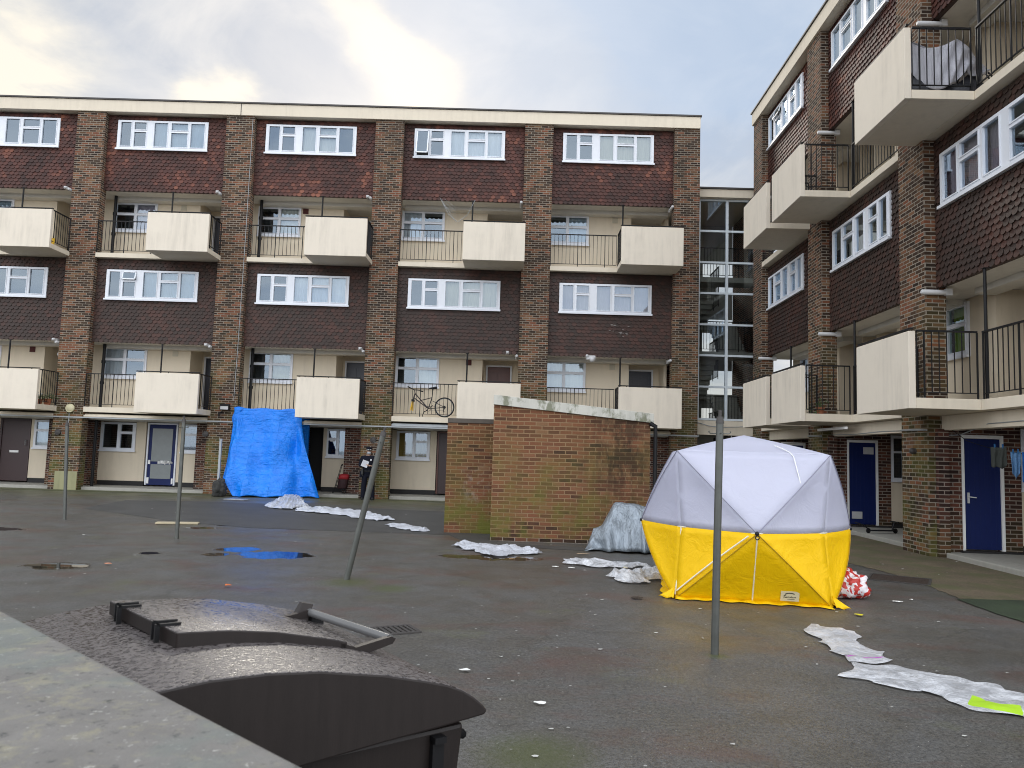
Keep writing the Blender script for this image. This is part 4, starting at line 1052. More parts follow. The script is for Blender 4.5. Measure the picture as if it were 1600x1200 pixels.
    for k in range(11): a1 = PI*(.25+.5*k/11); quad(mb, -.075*math.cos(a1)-.0045, -.075*math.cos(a1)+.0045, -.012+.05*math.sin(a1), .0+.05*math.sin(a1), .019)
    quad(mb, -.03, .055, -.043, -.038, .019)
    mb.build('lettering', M['black'], pt)
tent()

# ------------------------------------------------------------------ COVERED MOTORBIKES
def draped(name, loc, rz, length, prof, label, mat, seed=0, skirt=.02, width=.42, folds=9, amp=.05, cat='covered motorbike'):
    """prof: (t, height, halfwidth) along the length"""
    P = []; nu, nv = 70, 36
    for i in range(nu+1):
        t = i/nu
        k = 0
        while k < len(prof)-2 and prof[k+1][0] < t: k += 1
        f = (t-prof[k][0])/(prof[k+1][0]-prof[k][0]); f = max(0, min(1, f))
        hh = prof[k][1]*(1-f)+prof[k+1][1]*f; hw = prof[k][2]*(1-f)+prof[k+1][2]*f
        row = []
        for j in range(nv+1):
            s_ = -1+2*j/nv; a_ = abs(s_)
            z = hh*(1-a_**1.5)+skirt; y = hw*math.copysign(a_**.75, s_)
            th_ = t*folds*PI*2+seed+s_*2.2+2.5*noise.noise(Vector((t*3, s_*.8, seed)))
            fo = 1-1.7*abs(math.sin(th_))+.35*math.sin(th_*2.7)
            y += amp*fo*a_*(1 if s_ > 0 else -1)
            x = (t-.5)*length+.05*a_*math.sin(t*15+seed)+(.12*(t-.5)*a_)
            y += .05*noise.noise(Vector((t*5+s_, s_*3, seed+5)))*a_+.015*noise.noise(Vector((t*14, s_*5, seed+9)))
            z += .03*noise.noise(Vector((t*9, s_*3, seed)))*(1-a_)+.02*a_*abs(math.sin(t*folds*2.1+seed)) 
            row.append((x, y, max(z, .015)))
        P.append(row)
    # close the ends by dropping to the ground
    for end in (0, -1):
        base = P[end]; sgn = -1 if end == 0 else 1
        rows = []
        for q in (.33, .66, 1):
            rows.append([(x+sgn*.10*q+sgn*.03*math.sin(y*30)*q, y*(1+.02*q), max(.015, z*(1-q))) for x, y, z in base])
        if end == 0: P = rows[::-1]+P
        else: P = P+rows
    mb = MB(); mb.grid(P); o = mb.build(name, mat, loc=loc, solid=.004, fix=False); o.rotation_euler = (0, 0, rz)
    return tag(o, label, cat)
silver = cloth_mat('silver tarpaulin', (.27, .31, .35), .28, .9, 3.2, .3, wd=.06, st=(2.2, 2.2, .5)); silver.node_tree.nodes['Principled BSDF'].inputs['Metallic'].default_value = .5
draped('covered_motorbike', (2.25, 14.35, 0), -.12, 1.95, [(0, .36, .3), (.08, .42, .34), (.19, .84, .4), (.26, .86, .42), (.5, .78, .42), (.62, .72, .42), (.78, .8, .4), (1, .5, .3)], 'motorbike under a creased silver cover between the brick shed and the tent', silver, 2, folds=3.6, amp=.08)
mb = MB(); mb.tube([(-.3, 0, 0), (.2, .1, 0), (.5, .15, .0)], .02, 6)
# balcony: silver sheet over bicycles, black cover beneath
lightsilver = cloth_mat('pale silver sheet', (.42, .42, .46), .4, 1.0, 3.0, .2, wd=.06, st=(2.2, 2.2, .6))
def balcony_cover():
    e = tag(empty('covered_bicycles', (0, 0, 0)), 'bicycles under a pale silver sheet and black cover on the top right balcony', 'covered bicycles')
    z0 = 8.23
    # the sheet hangs across the near side of the balcony, seen through the bars (plane at y about 13.4)
    P = []
    for i in range(61):
        t = i/60; x = 6.55+1.42*t; row = []
        topz = z0+1.02-.16*math.sin(min(1, t/.62)*PI)-(max(0, t-.66)/.34)**1.3*.55
        botz = z0+.42-.36*math.sin(min(1, t/.72)*PI)**1.0+(.0 if t < .72 else -.3*math.sin((t-.72)/.28*PI)*.3)
        for j in range(25):
            s_ = j/24; z = topz*(1-s_)+botz*s_
            y = 13.42+.16*math.sin(s_*2.2)*(-.5)+.045*math.sin((t*1.15+s_*.38)*26)*max(0, min(1, (t-.3)*3))*(.4+.6*s_)+.03*math.sin(t*9)
            row.append((x, y, z))
        P.append(row)
    mb = MB(); mb.grid(P); mb.build('silver_sheet', lightsilver, e, solid=.004)
    P = [[(6.55+1.4*t, 13.44+(.9*s_), z0+1.0-.14*math.sin(min(1, t/.62)*PI)-(max(0, t-.66)/.34)**1.3*.55+.04*math.sin(t*11+s_*5)) for s_ in (0, .3, .6, 1)] for t in [k/30 for k in range(31)]]
    mb = MB(); mb.grid(P); mb.build('sheet_top', lightsilver, e, solid=.004)
    bc = cloth_mat('black cover', (.03, .032, .04), .5, .8, 5)
    P = []
    for i in range(41):
        t = i/40; x = 6.53+1.5*t; hh = .5*math.exp(-((t-.12)/.16)**2)+.2+.22*math.exp(-((t-.8)/.12)**2)
        P.append([(x, 13.36+.14*s_+.03*math.sin(t*23+s_*4)+(.0), z0+.02+hh*s_) for s_ in [k/10 for k in range(11)]])
    mb = MB(); mb.grid(P); mb.build('black_cover', bc, e, solid=.004)
    mb = MB(); mb.ring((7.95, 13.75, z0+.34), (.15, 1, 0), .32, .018, 36, 6); mb.build('wheel', M['black'], e)
    mb = MB(); mb.tube([(7.55, 13.6, z0+.95), (7.9, 13.62, z0+.75), (8.2, 13.7, z0+.4)], .014, 6); mb.build('mudguard', M['black'], e)
balcony_cover()
#SPLIT2
# ------------------------------------------------------------------ WHEELIE BIN
def bin_():
    th = math.radians(36); N = Vector((-.0846, 2.262, 0))
    e = tag(empty('wheelie_bin', N, th), 'large dark brown refuse bin with a wet curved lid, beside the concrete ledge', 'bin')
    def wetm(name, spots):
        m, nt, b = new_mat(name); co = objco(nt)
        base = mixc(nt, noise_(nt, objco(nt, (9, 9, 1.2)), 3, 5, .7), (.014, .011, .010), (.032, .025, .023))
        b.inputs['Roughness'].default_value = .45; b.inputs['Specular IOR Level'].default_value = .5 if spots else .3
        if spots:
            n = noise_(nt, objco(nt, (1, 1.6, 1)), 62, 5, .65, .8)
            f = ramp(nt, n, [(.42, 0.0), (.53, 1.0)])
            base = mixc(nt, f, (.02, .016, .016), (.115, .102, .1))
            r = nd(nt, 'ShaderNodeMix', None, i0=f, i2=.08, i3=.42); nt.links.new(r.outputs[0], b.inputs['Roughness'])
            bump(nt, b, n, .5, .004)
        else:
            bump(nt, b, noise_(nt, objco(nt, (14, 14, 2)), 6, 5, .7), .15, .003)
        setc(nt, b, base); return m
    top_m, side_m = wetm('wet bin lid', True), wetm('bin plastic', False)
    prof = [(-1.32, -.66), (-1.2, -.61), (-1.08, -.575), (-.95, -.552), (-.846, -.541), (-.758, -.534), (-.627, -.536), (-.5, -.548), (-.325, -.580), (-.2, -.612), (-.132, -.632), (-.085, -.652), (-.048, -.675), (-.015, -.702), (0, -.72), (-.01, -.731)]
    def hz(a):
        for p, q in zip(prof, prof[1:]):
            if p[0] <= a <= q[0]: return CAMZ+p[1]+(q[1]-p[1])*(a-p[0])/(q[0]-p[0])
        return CAMZ-.7
    L = 1.05
    low = [(-.147, -.742), (-.317, -.752), (-.52, -.768), (-1.32, -.83)]
    pts = prof+low; n = len(pts)
    mb = MB(); vs = [(a, 0, CAMZ+h) for a, h in pts]+[(a, L, CAMZ+h) for a, h in pts]
    mb.add(vs, [tuple(range(n-1, -1, -1))], mi=1); mb.add(vs, [tuple(range(n, 2*n))], mi=1)
    for i in range(n):
        j = (i+1) % n; top = i < len(prof)-2
        mb.add(vs, [(i, j, n+j, n+i)], mi=0 if top else 1, smooth=top)
    mb.build('lid', [top_m, side_m], e, bevel=.006, fix=True)
    mb = MB(); zt = CAMZ-.78
    mb.add([(-1.25, .07, .16), (-.12, .07, .16), (-.12, L-.07, .16), (-1.25, L-.07, .16), (-1.3, .03, zt), (-.057, .03, zt+.028), (-.057, L-.03, zt+.028), (-1.3, L-.03, zt)],
           [(0, 3, 2, 1), (4, 5, 6, 7), (0, 1, 5, 4), (1, 2, 6, 5), (2, 3, 7, 6), (3, 0, 4, 7)])
    body = mb.build('body', side_m, e, bevel=.012)
    mb = MB(); mb.box(-.165, -.13, .012, .028, .2, zt); mb.box(-.165, -.13, .0, .06, zt-.005, zt+.012); mb.build('rib', M['black'], body)
    mb = MB(); mb.tube([(-.05, .1, zt-.02), (-.02, .1, zt-.03), (-.02, L-.1, zt-.03), (-.05, L-.1, zt-.02)], .014, 8); mb.build('rim_bar', M['black'], body)
    for x in (-1.1, -.25):
        for y in (.18, L-.18):
            mb = MB(); mb.tube([(x, y-.025, .1), (x, y+.025, .1)], .1, 18); mb.box(x-.04, x+.04, y-.04, y+.04, .1, .2); mb.build('wheel', M['black'], e)
    # flap (lid in lid)
    v0, v1 = .33, .86; a0, a1 = -.765, -.285
    P = []; K = 18
    def ft(a): return hz(a)+.02+.02*(1-(a-a0)/(a1-a0))
    mb = MB(); vs = []
    for k in range(K+1):
        a = a0+(a1-a0)*k/K; z = ft(a)
        sh_ = -.0
        for v in (v0, v1): vs.append((a+(v-v0)*-.16, v, z))
        for v in (v0, v1): vs.append((a+(v-v0)*-.16, v, z-.042))
    for k in range(K):
        o = 4*k; q = 4*k+4
        mb.add(vs, [(o, q, q+1, o+1)], mi=0, smooth=True); mb.add(vs, [(o+2, o+3, q+3, q+2), (o, o+2, q+2, q), (o+1, q+1, q+3, o+3)], mi=1)
    mb.add(vs, [(0, 1, 3, 2), (4*K, 4*K+2, 4*K+3, 4*K+1)], mi=1)
    fl = mb.build('flap', [top_m, side_m], e, bevel=.004, fix=True)
    # handle: two arms turned up and a round bar between
    for v in (v0+.008, v1-.04):
        mb = MB(); sx = (v-v0)*-.16; z = ft(a1)
        q = [(a1-.02+sx, z-.042), (a1+.03+sx, z-.05), (a1+.15+sx, z-.022), (a1+.16+sx, z-.008), (a1+.145+sx, z+.0), (a1+.03+sx, z-.02), (a1-.02+sx, z-.002)]
        m_ = len(q); vs2 = [(x, v-.008, zz) for x, zz in q]+[(x, v+.014, zz) for x, zz in q]
        mb.add(vs2, [tuple(range(m_-1, -1, -1)), tuple(range(m_, 2*m_))]+[(i, (i+1) % m_, m_+(i+1) % m_, m_+i) for i in range(m_)])
        mb.build('handle_arm', side_m, fl, fix=True)
    mb = MB(); mb.tube([(a1+.145, v0+.015, ft(a1)-.01), (a1+.145-.075, v1-.035, ft(a1)-.01)], .014, 12); mb.build('handle_bar', simple('wet grey bar', (.13, .13, .13), .2), fl)
    for v in (v0+.12, v1-.11):
        sx = (v-v0)*-.16
        mb = MB(); z = ft(a0)
        for dv in (-.022, .022):
            mb.box(a0-.012+sx, a0+.05+sx, v+dv-.006, v+dv+.006, z+.0, z+.006); mb.box(a0-.016+sx, a0-.004+sx, v+dv-.006, v+dv+.006, z-.06, z+.006)
        mb.box(a0-.02+sx, a0-.004+sx, v-.03, v+.03, z-.066, z-.048); mb.build('hinge_strap', M['black'], fl)
    mb = MB(); cx, cv = -.245, .80; z = hz(-.245)
    mb.add([(cx-.05, cv, z-.03), (cx+.01, cv, z-.03), (cx+.045, cv+.03, z+.045), (cx+.005, cv+.03, z+.055), (cx-.05, cv+.05, z-.03), (cx+.01, cv+.05, z-.03), (cx+.045, cv+.06, z+.045), (cx+.005, cv+.06, z+.055)],
           [(0, 1, 2, 3), (5, 4, 7, 6), (0, 4, 5, 1), (3, 2, 6, 7), (0, 3, 7, 4), (1, 5, 6, 2)])
    mb.build('lid_catch', side_m, e, bevel=.003)
    mb = MB(); mb.box(cx+.03, cx+.075, cv+.0, cv+.05, z-.05, z+.02); mb.build('catch_block', M['black'], e, bevel=.003)
bin_()

# foreground ledge
a_, b_ = at(0, 950, CAMZ-.35).xy, at(480, 1196, CAMZ-.35).xy
dr_ = (b_-a_).normalized(); nr = Vector((-dr_.y, dr_.x)); nr = nr if nr.x < 0 else -nr
p1, p2 = a_-dr_*2.0, b_+dr_*.75
q = [p1, p2, p2-Vector((.9, .9)) if False else p2+Vector((-nr.x, -nr.y))*-.33, p1+nr*.33]
# the wall must stay clear of the camera: it is a 0.33 m wide coping running past on the left
mb = MB(); zt = CAMZ-.35
vs = [(v.x, v.y, 0) for v in q]+[(v.x, v.y, zt) for v in q]
mb.add(vs, [(0, 3, 2, 1), (4, 5, 6, 7), (0, 1, 5, 4), (1, 2, 6, 5), (2, 3, 7, 6), (3, 0, 4, 7)])
def ledge_mat():
    m, nt, b = new_mat('lichened concrete'); co = objco(nt)
    c = mixc(nt, noise_(nt, co, 9, 6, .7), (.095, .09, .084), (.25, .24, .225))
    c = mixc(nt, ramp(nt, noise_(nt, co, 24, 5, .7, .5), [(.52, 0.0), (.7, .6)]), c, (.3, .28, .18))
    c = mixc(nt, ramp(nt, noise_(nt, co, 70, 4, .7), [(.62, 0.0), (.72, .8)]), c, (.5, .5, .46))
    c = mixc(nt, ramp(nt, noise_(nt, co, 45, 4, .7), [(.3, .8), (.42, 0.0)]), c, (.03, .035, .035))
    c = mixc(nt, ramp(nt, noise_(nt, co, 5, 4, .6), [(.5, 0.0), (.6, .3)]), c, (.13, .18, .165))
    setc(nt, b, c); b.inputs['Roughness'].default_value = .8
    bump(nt, b, noise_(nt, co, 55, 6, .75), .8, .006); return m
tag(mb.build('concrete_wall', ledge_mat(), bevel=.012, fix=True), 'thick weathered concrete ledge at the bottom left, closest to the camera', 'wall')

# ------------------------------------------------------------------ BICYCLE on the walkway
def bicycle():
    e = tag(empty('bicycle', (0, 27, 0), angA), 'dark mountain bike without its front wheel, yellow fork legs, standing on the first floor walkway', 'bicycle')
    y = -.12; z0 = L1
    rw = Vector((-2.83, y, z0+.355)); bb = Vector((-3.38, y, z0+.29)); hd = Vector((-3.86, y, z0+.80)); hd2 = Vector((-3.9, y, z0+.66)); st = Vector((-3.25, y, z0+.98)); sj = Vector((-3.27, y, z0+.68))
    dkm = simple('dark bicycle paint', (.03, .02, .02), .4)
    mb = MB(); mb.ring(rw, (0, 1, 0), .325, .02, 40, 8)
    w = mb.build('wheel', simple('black rubber', (.01, .01, .01), .8), e)
    mb = MB(); mb.ring(rw, (0, 1, 0), .297, .008, 36, 6)
    mb.build('rim', M['grey'], w)
    mb = MB()
    for k in range(18):
        a = 2*PI*k/18; mb.tube([rw+Vector((0, .02*(-1)**k, 0)), rw+Vector((.297*math.cos(a), 0, .297*math.sin(a)))], .0016, 4, cap=False)
    mb.build('spokes', M['grey'], w)
    mb = MB(); mb.tube([rw-Vector((0, .05, 0)), rw+Vector((0, .05, 0))], .02, 10); mb.tube([rw-Vector((0, .05, 0)), rw-Vector((0, .035, 0))], .05, 14); mb.tube([rw+Vector((.0, -.05, -.03)), rw+Vector((-.02, -.05, -.12)), rw+Vector((0, -.05, -.17))], .014, 8); mb.build('hub_and_gears', M['black'], w)
    mb = MB()
    mb.tube([hd, hd+(bb-hd)*1.0], .019, 8); mb.tube([hd2, bb.lerp(hd2, .1)], .019, 8); mb.tube([sj, bb+Vector((0, 0, .02))], .017, 8); mb.tube([sj, hd.lerp(bb, .45)], .015, 8)
    mb.tube([bb, rw+Vector((0, -.05, 0))], .012, 8); mb.tube([sj+Vector((.03, 0, -.12)), rw+Vector((0, .05, 0))], .011, 8); mb.tube([bb, rw+Vector((0, .05, 0))], .012, 8); mb.tube([hd, hd2], .024, 8)
    mb.build('frame', dkm, e)
    mb = MB(); mb.tube([sj, st], .014, 8); mb.tube([st+Vector((-.14, 0, .01)), st+Vector((-.03, 0, .03)), st+Vector((.1, 0, .045)), st+Vector((.14, 0, .04))], [.018, .03, .045, .035], 10); mb.build('saddle', M['black'], e)
    mb = MB(); c = hd+Vector((-.02, 0, .13)); mb.tube([hd, c], .016, 8)
    mb.tube([c+Vector((-.2, -.28, .08)), c+Vector((-.07, -.1, .02)), c, c+Vector((.1, .1, .0)), c+Vector((.26, .28, -.03))], .013, 8); mb.tube([c+Vector((-.2, -.28, .08)), c+Vector((-.12, -.18, .045))], .02, 8); mb.tube([c+Vector((.26, .28, -.03)), c+Vector((.18, .19, -.02))], .02, 8)
    mb.build('handlebar', M['black'], e)
    mb = MB()
    for s_ in (-.05, .05): mb.tube([hd2+Vector((-.03, s_, -.12)), hd2+Vector((-.06+s_*.6, s_, -.45))], .026, 8)
    mb.build('fork', M['yellow'], e)
    mb = MB(); mb.box(hd2.x-.07, hd2.x+.03, y-.08, y+.08, hd2.z-.14, hd2.z-.06); mb.tube([hd2, hd2+Vector((-.02, 0, -.1))], .02, 8); mb.build('fork_crown', M['black'], e, bevel=.01)
    mb = MB(); mb.ring(bb+Vector((0, -.04, 0)), (0, 1, 0), .085, .008, 24, 6); mb.tube([bb+Vector((0, -.06, 0)), bb+Vector((-.12, -.06, -.12)), bb+Vector((-.13, -.1, -.12))], .011, 6); mb.tube([bb+Vector((0, .05, 0)), bb+Vector((.12, .05, .12)), bb+Vector((.13, .1, .12))], .011, 6)
    mb.tube([bb+Vector((0, -.04, .08)), rw+Vector((0, -.05, .045))], .005, 4); mb.tube([bb+Vector((0, -.04, -.08)), rw+Vector((0, -.05, -.1))], .005, 4)
    mb.tube([bb+Vector((-.02, 0, -.05)), bb+Vector((-.16, .02, -.1)), bb+Vector((-.2, .02, -.24)), bb+Vector((-.18, .02, -.285))], .012, 6)
    mb.build('crank', M['black'], e)
bicycle()

# ------------------------------------------------------------------ PERSON
def skin_obj(name, chains, mat, parent, sub=1, ico=False):
    """chains: list of lists of (pos, radius or (rx,ry)); shared points are merged by position"""
    V = []; R_ = []; E = []; key = {}
    def vid(p, r):
        k = tuple(round(c, 4) for c in p)
        if k not in key: key[k] = len(V); V.append(p); R_.append(r if isinstance(r, tuple) else (r, r))
        return key[k]
    for ch in chains:
        ids = [vid(p, r) for p, r in ch]; E += list(zip(ids, ids[1:]))
    me = bpy.data.meshes.new(name); me.from_pydata(V, E, []); o = bpy.data.objects.new(name, me); COL.objects.link(o)
    m = o.modifiers.new('skin', 'SKIN'); m.use_smooth_shade = True
    for i, r in enumerate(R_): me.skin_vertices[0].data[i].radius = r
    me.skin_vertices[0].data[0].use_root = True
    s_ = o.modifiers.new('sub', 'SUBSURF'); s_.levels = s_.render_levels = sub
    bpy.context.view_layer.update()
    dg = bpy.context.evaluated_depsgraph_get(); nm = bpy.data.meshes.new_from_object(o.evaluated_get(dg))
    o.modifiers.clear(); o.data = nm; nm.materials.clear(); nm.materials.append(mat)
    for p in nm.polygons: p.use_smooth = True
    if parent: o.parent = parent
    return o
def officer():
    w = ray(588, 781); p = Vector((w.x, w.y, 0)); g = at(573.5, 781)
    e = tag(empty('person', (g.x, g.y, 0), .15), 'police officer in dark uniform and cap reading a white sheet by a brick pier', 'person')
    # local: +x right of picture, -y to the camera, z up. Height 1.74
    hipL, hipR = (-.09, 0, .92), (.09, 0, .92)
    neck = (0, -.02, 1.47); head = (0.0, -.035, 1.56)
    def hand(wr, fdir, up):
        wr = Vector(wr); f = Vector(fdir).normalized(); u = Vector(up).normalized(); s_ = f.cross(u)
        palm = wr+f*.05; ch = [[(tuple(wr), .026), (tuple(palm), (.034, .02)), (tuple(wr+f*.085), (.034, .018))]]
        for k, ln in enumerate((.065, .075, .07, .055)):
            b0 = wr+f*.085; o_ = s_*(-.027+.018*k)
            b1 = b0+o_+f*.02; b2 = b1+f*ln*.5-u*.012; b3 = b2+f*ln*.35-u*.025
            ch.append([(tuple(b0), (.034, .018)), (tuple(b1), .0095), (tuple(b2), .0088), (tuple(b3), .0078)])
        t0 = wr+f*.035; t1 = t0-s_*.035+f*.02; t2 = t1-s_*.01+f*.035-u*.01
        ch.append([(tuple(palm), (.034, .02)), (tuple(t1), .011), (tuple(t2), .0095)])
        return ch
    shL, shR = (-.19, 0, 1.40), (.19, 0, 1.40)
    elL, elR = (-.26, -.03, 1.13), (.27, -.02, 1.13)
    wrL, wrR = (-.13, -.26, 1.16), (.13, -.24, 1.12)
    spine = [((0, 0, .95), (.11, .08)), ((0, 0, 1.1), (.135, .1)), ((0, 0, 1.3), (.16, .115)), ((0, -.005, 1.4), (.12, .09)), (neck, .055), (head, (.068, .08)), ((0, -.04, 1.63), (.078, .095)), ((0, -.03, 1.70), (.06, .075))]
    body = [spine,
            [((0, 0, .95), (.11, .08)), (hipL, .095), ((-.13, .02, .5), .062), ((-.15, .05, .12), .03), ((-.155, -.05, .06), .018)],
            [((0, 0, .95), (.11, .08)), (hipR, .095), ((.13, -.04, .5), .062), ((.165, -.03, .12), .03), ((.172, -.11, .06), .018)],
            [((0, -.005, 1.4), (.12, .09)), (shL, .058), (elL, .045), (wrL, .026)], [((0, -.005, 1.4), (.12, .09)), (shR, .058), (elR, .045), (wrR, .026)]]
    body += hand(wrL, (.75, -.5, .1), (0, -.4, .9)); body += hand(wrR, (-.6, -.6, .2), (0, -.3, .9))
    bo = skin_obj('body', body, M['skin'], e, 1)
    # face
    mb = MB()
    for s_ in (-1, 1): mb.ball((s_*.03, -.128, 1.635), .011, 8, 6)
    mb.build('eyes', M['white'], e)
    mb = MB(); mb.ball((0, -.137, 1.612), .016, 8, 6, sc=(.8, 1.1, 1.5)); mb.build('nose', M['skin'], e)
    mb = MB()
    for s_ in (-1, 1): mb.ball((s_*.083, -.03, 1.625), .024, 8, 6, sc=(.4, .8, 1.2))
    mb.build('ears', M['skin'], e)
    mb = MB(); mb.ball((0, -.075, 1.56), .074, 14, 10, sc=(.92, 1.0, .68)); mb.build('face_mask', simple('pale blue mask', (.38, .4, .42), .8), e)
    # clothes
    skin_obj('trousers', [[((0, 0, 1.08), (.15, .12)), ((0, 0, 1.0), (.175, .135)), ((0, 0, .93), (.18, .14))],
                          [((0, 0, .93), (.18, .14)), ((-.095, 0, .84), .125), ((-.13, .02, .5), .095), ((-.15, .04, .1), .085), ((-.15, .03, -.01), .085)],
                          [((0, 0, .93), (.18, .14)), ((.095, 0, .84), .125), ((.14, -.03, .5), .095), ((.165, -.04, .1), .085), ((.168, -.05, -.01), .085)]], M['navy'], e, 1)
    skin_obj('jacket', [[((0, 0, .80), (.2, .16)), ((0, 0, .92), (.215, .165)), ((0, 0, 1.08), (.215, .16)), ((0, 0, 1.28), (.225, .165)), ((0, 0, 1.40), (.15, .115)), ((0, -.01, 1.46), (.075, .075)), ((0, -.02, 1.49), (.07, .072))],
                        [((0, 0, 1.40), (.15, .115)), ((-.2, 0, 1.39), .092), ((-.285, -.03, 1.12), .08), ((-.165, -.22, 1.15), .052)],
                        [((0, 0, 1.40), (.15, .115)), ((.2, 0, 1.39), .092), ((.295, -.02, 1.12), .08), ((.16, -.205, 1.115), .052)]], M['navy'], e, 1)
    mb = MB(); P = []
    for z, rx, ry in ((1.655, .088, .104), (1.70, .094, .112), (1.725, .105, .122), (1.745, .1, .115), (1.752, .05, .06), (1.753, .001, .001)):
        P.append([(rx*math.cos(2*PI*i/20), -.035+ry*math.sin(2*PI*i/20), z) for i in range(21)])
    mb.grid(P); mb.add([(.075*math.cos(a), -.12-.055*math.sin(a), 1.655-.012*math.sin(a)) for a in [PI*k/10 for k in range(11)]]+[(0, -.08, 1.668)], [(i, i+1, 11) for i in range(10)])
    cap = mb.build('cap', M['navy'], e, solid=.004)
    mb = MB()
    for i in range(20):
        for r in range(2):
            if (i+r) % 2: continue
            a0, a1 = 2*PI*i/20, 2*PI*(i+1)/20; z0 = 1.668+r*.014
            mb.add([(.0935*math.cos(a), -.035+.1115*math.sin(a), z) for a, z in ((a0, z0), (a1, z0), (a1, z0+.014), (a0, z0+.014))], [(0, 1, 2, 3)])
    mb.build('chequered_band', M['white'], cap)
    mb = MB(); P = [[(.082*math.cos(a)*k2, -.02+.098*abs(math.sin(a))*k2, z) for a in [PI*q/12 for q in range(13)]] for z, k2 in ((1.665, 1), (1.62, 1), (1.57, .93), (1.53, .8))]
    mb.grid(P); mb.build('hair', simple('dark hair', (.015, .01, .008), .6), e, solid=.006)
    for s_, fx, fy in ((-1, -.153, .0), (1, .172, -.075)):
        mb = MB(); mb.tube([(fx, fy+.07, .05), (fx, fy+.03, .052), (fx+s_*.005, fy-.06, .045), (fx+s_*.01, fy-.135, .035), (fx+s_*.01, fy-.155, .03)], [.03, .048, .046, .04, .02], 12); mb.box(fx-.042, fx+.042, fy-.15, fy+.085, .0, .018); mb.tube([(fx, fy+.04, .04), (fx, fy+.045, .24)], [.06, .062], 12)
        mb.build('boot', M['boot'], e)
    mb = MB(); mb.box(-.235, -.16, -.13, .1, .84, 1.0); mb.box(-.24, -.16, -.07, .02, .78, .86); mb.tube([(.15*math.cos(a)*1.27, .13*math.sin(a)*1.15, .955) for a in [2*PI*q/20 for q in range(21)]], .02, 6); mb.build('duty_belt', M['boot'], e, bevel=.006)
    mb = MB(); mb.box(-.28, -.19, -.1, .09, .74, .95); o = mb.build('hip_bag', M['navy'], e, bevel=.02)
    mb = MB(); mb.box(-.12, -.04, -.155, -.145, 1.27, 1.30); mb.box(.05, .1, -.155, -.145, 1.3, 1.36); mb.build('badge', M['lamp'], e)
    # paper held in both hands
    mb = MB(); mb.box(-.105, .105, -.004, .004, -.145, .145)
    o = mb.build('paper_sheet', simple('white paper', (.5, .5, .53), .8), loc=(g.x-.06, g.y-.33, 1.2), bevel=.001); o.rotation_euler = (-.75, .35, .2)
    tag(o, 'white sheet of paper held by the police officer', 'paper')
    mb = MB()
    for k in range(7): mb.box(-.085, .07-.02*(k % 3), -.0055, -.0045, .1-k*.03, .106-k*.03)
    mb.build('printed_lines', M['grey'], o)
officer()

# ------------------------------------------------------------------ SHOPPING TROLLEY
def trolley():
    e = tag(empty('shopping_trolley', (-6.52, 27.75, .1), .1), 'shopping trolley with a red topped black bag, standing left of the officer', 'shopping trolley')
    mb = MB()
    for y in (-.13, .13): mb.tube([(-.24, y, .0), (-.14, y, .28), (.02, y, .95)], .011, 6)
    mb.tube([(.02, -.13, .95), (.05, -.1, 1.02), (.05, .1, 1.02), (.02, .13, .95)], .014, 6); mb.tube([(-.14, -.13, .28), (-.14, .13, .28)], .01, 6); mb.tube([(-.24, -.13, 0), (-.24, .13, 0)], .01, 6)
    mb.tube([(-.14, -.13, .28), (.22, -.13, .12)], .01, 6); mb.tube([(-.14, .13, .28), (.22, .13, .12)], .01, 6); mb.build('frame', M['black'], e)
    P = []
    for z, w, d, x in ((.15, .13, .12, .08), (.2, .17, .15, .08), (.5, .17, .15, .12), (.62, .15, .13, .14)):
        P.append([(x+w*math.copysign(abs(math.cos(a))**.6, math.cos(a)), d*math.copysign(abs(math.sin(a))**.6, math.sin(a)), z) for a in [2*PI*k/24 for k in range(25)]])
    mb = MB(); mb.grid(P); mb.build('bag', cloth_mat('black red bag', (.03, .008, .01), .7, .4, 6), e, solid=.004)
    P = []
    for z, w, d, x in ((.5, .185, .16, .12), (.62, .18, .155, .14), (.67, .15, .12, .15), (.69, .02, .02, .15)):
        P.append([(x+w*math.copysign(abs(math.cos(a))**.6, math.cos(a)), d*math.copysign(abs(math.sin(a))**.6, math.sin(a)), z) for a in [2*PI*k/24 for k in range(25)]])
    mb = MB(); mb.grid(P); mb.build('bag_flap', M['red'], e, solid=.004)
    for y in (-.16, .16):
        mb = MB(); mb.ring((.16, y, .085), (0, 1, 0), .075, .016, 20, 8); mb.tube([(.16, y-.015, .085), (.16, y+.015, .085)], .02, 8)
        for k in range(3): a = PI*k/3; mb.tube([(.16+.07*math.cos(a), y, .085+.07*math.sin(a)), (.16-.07*math.cos(a), y, .085-.07*math.sin(a))], .005, 4)
        mb.build('wheel', M['black'], e)
trolley()

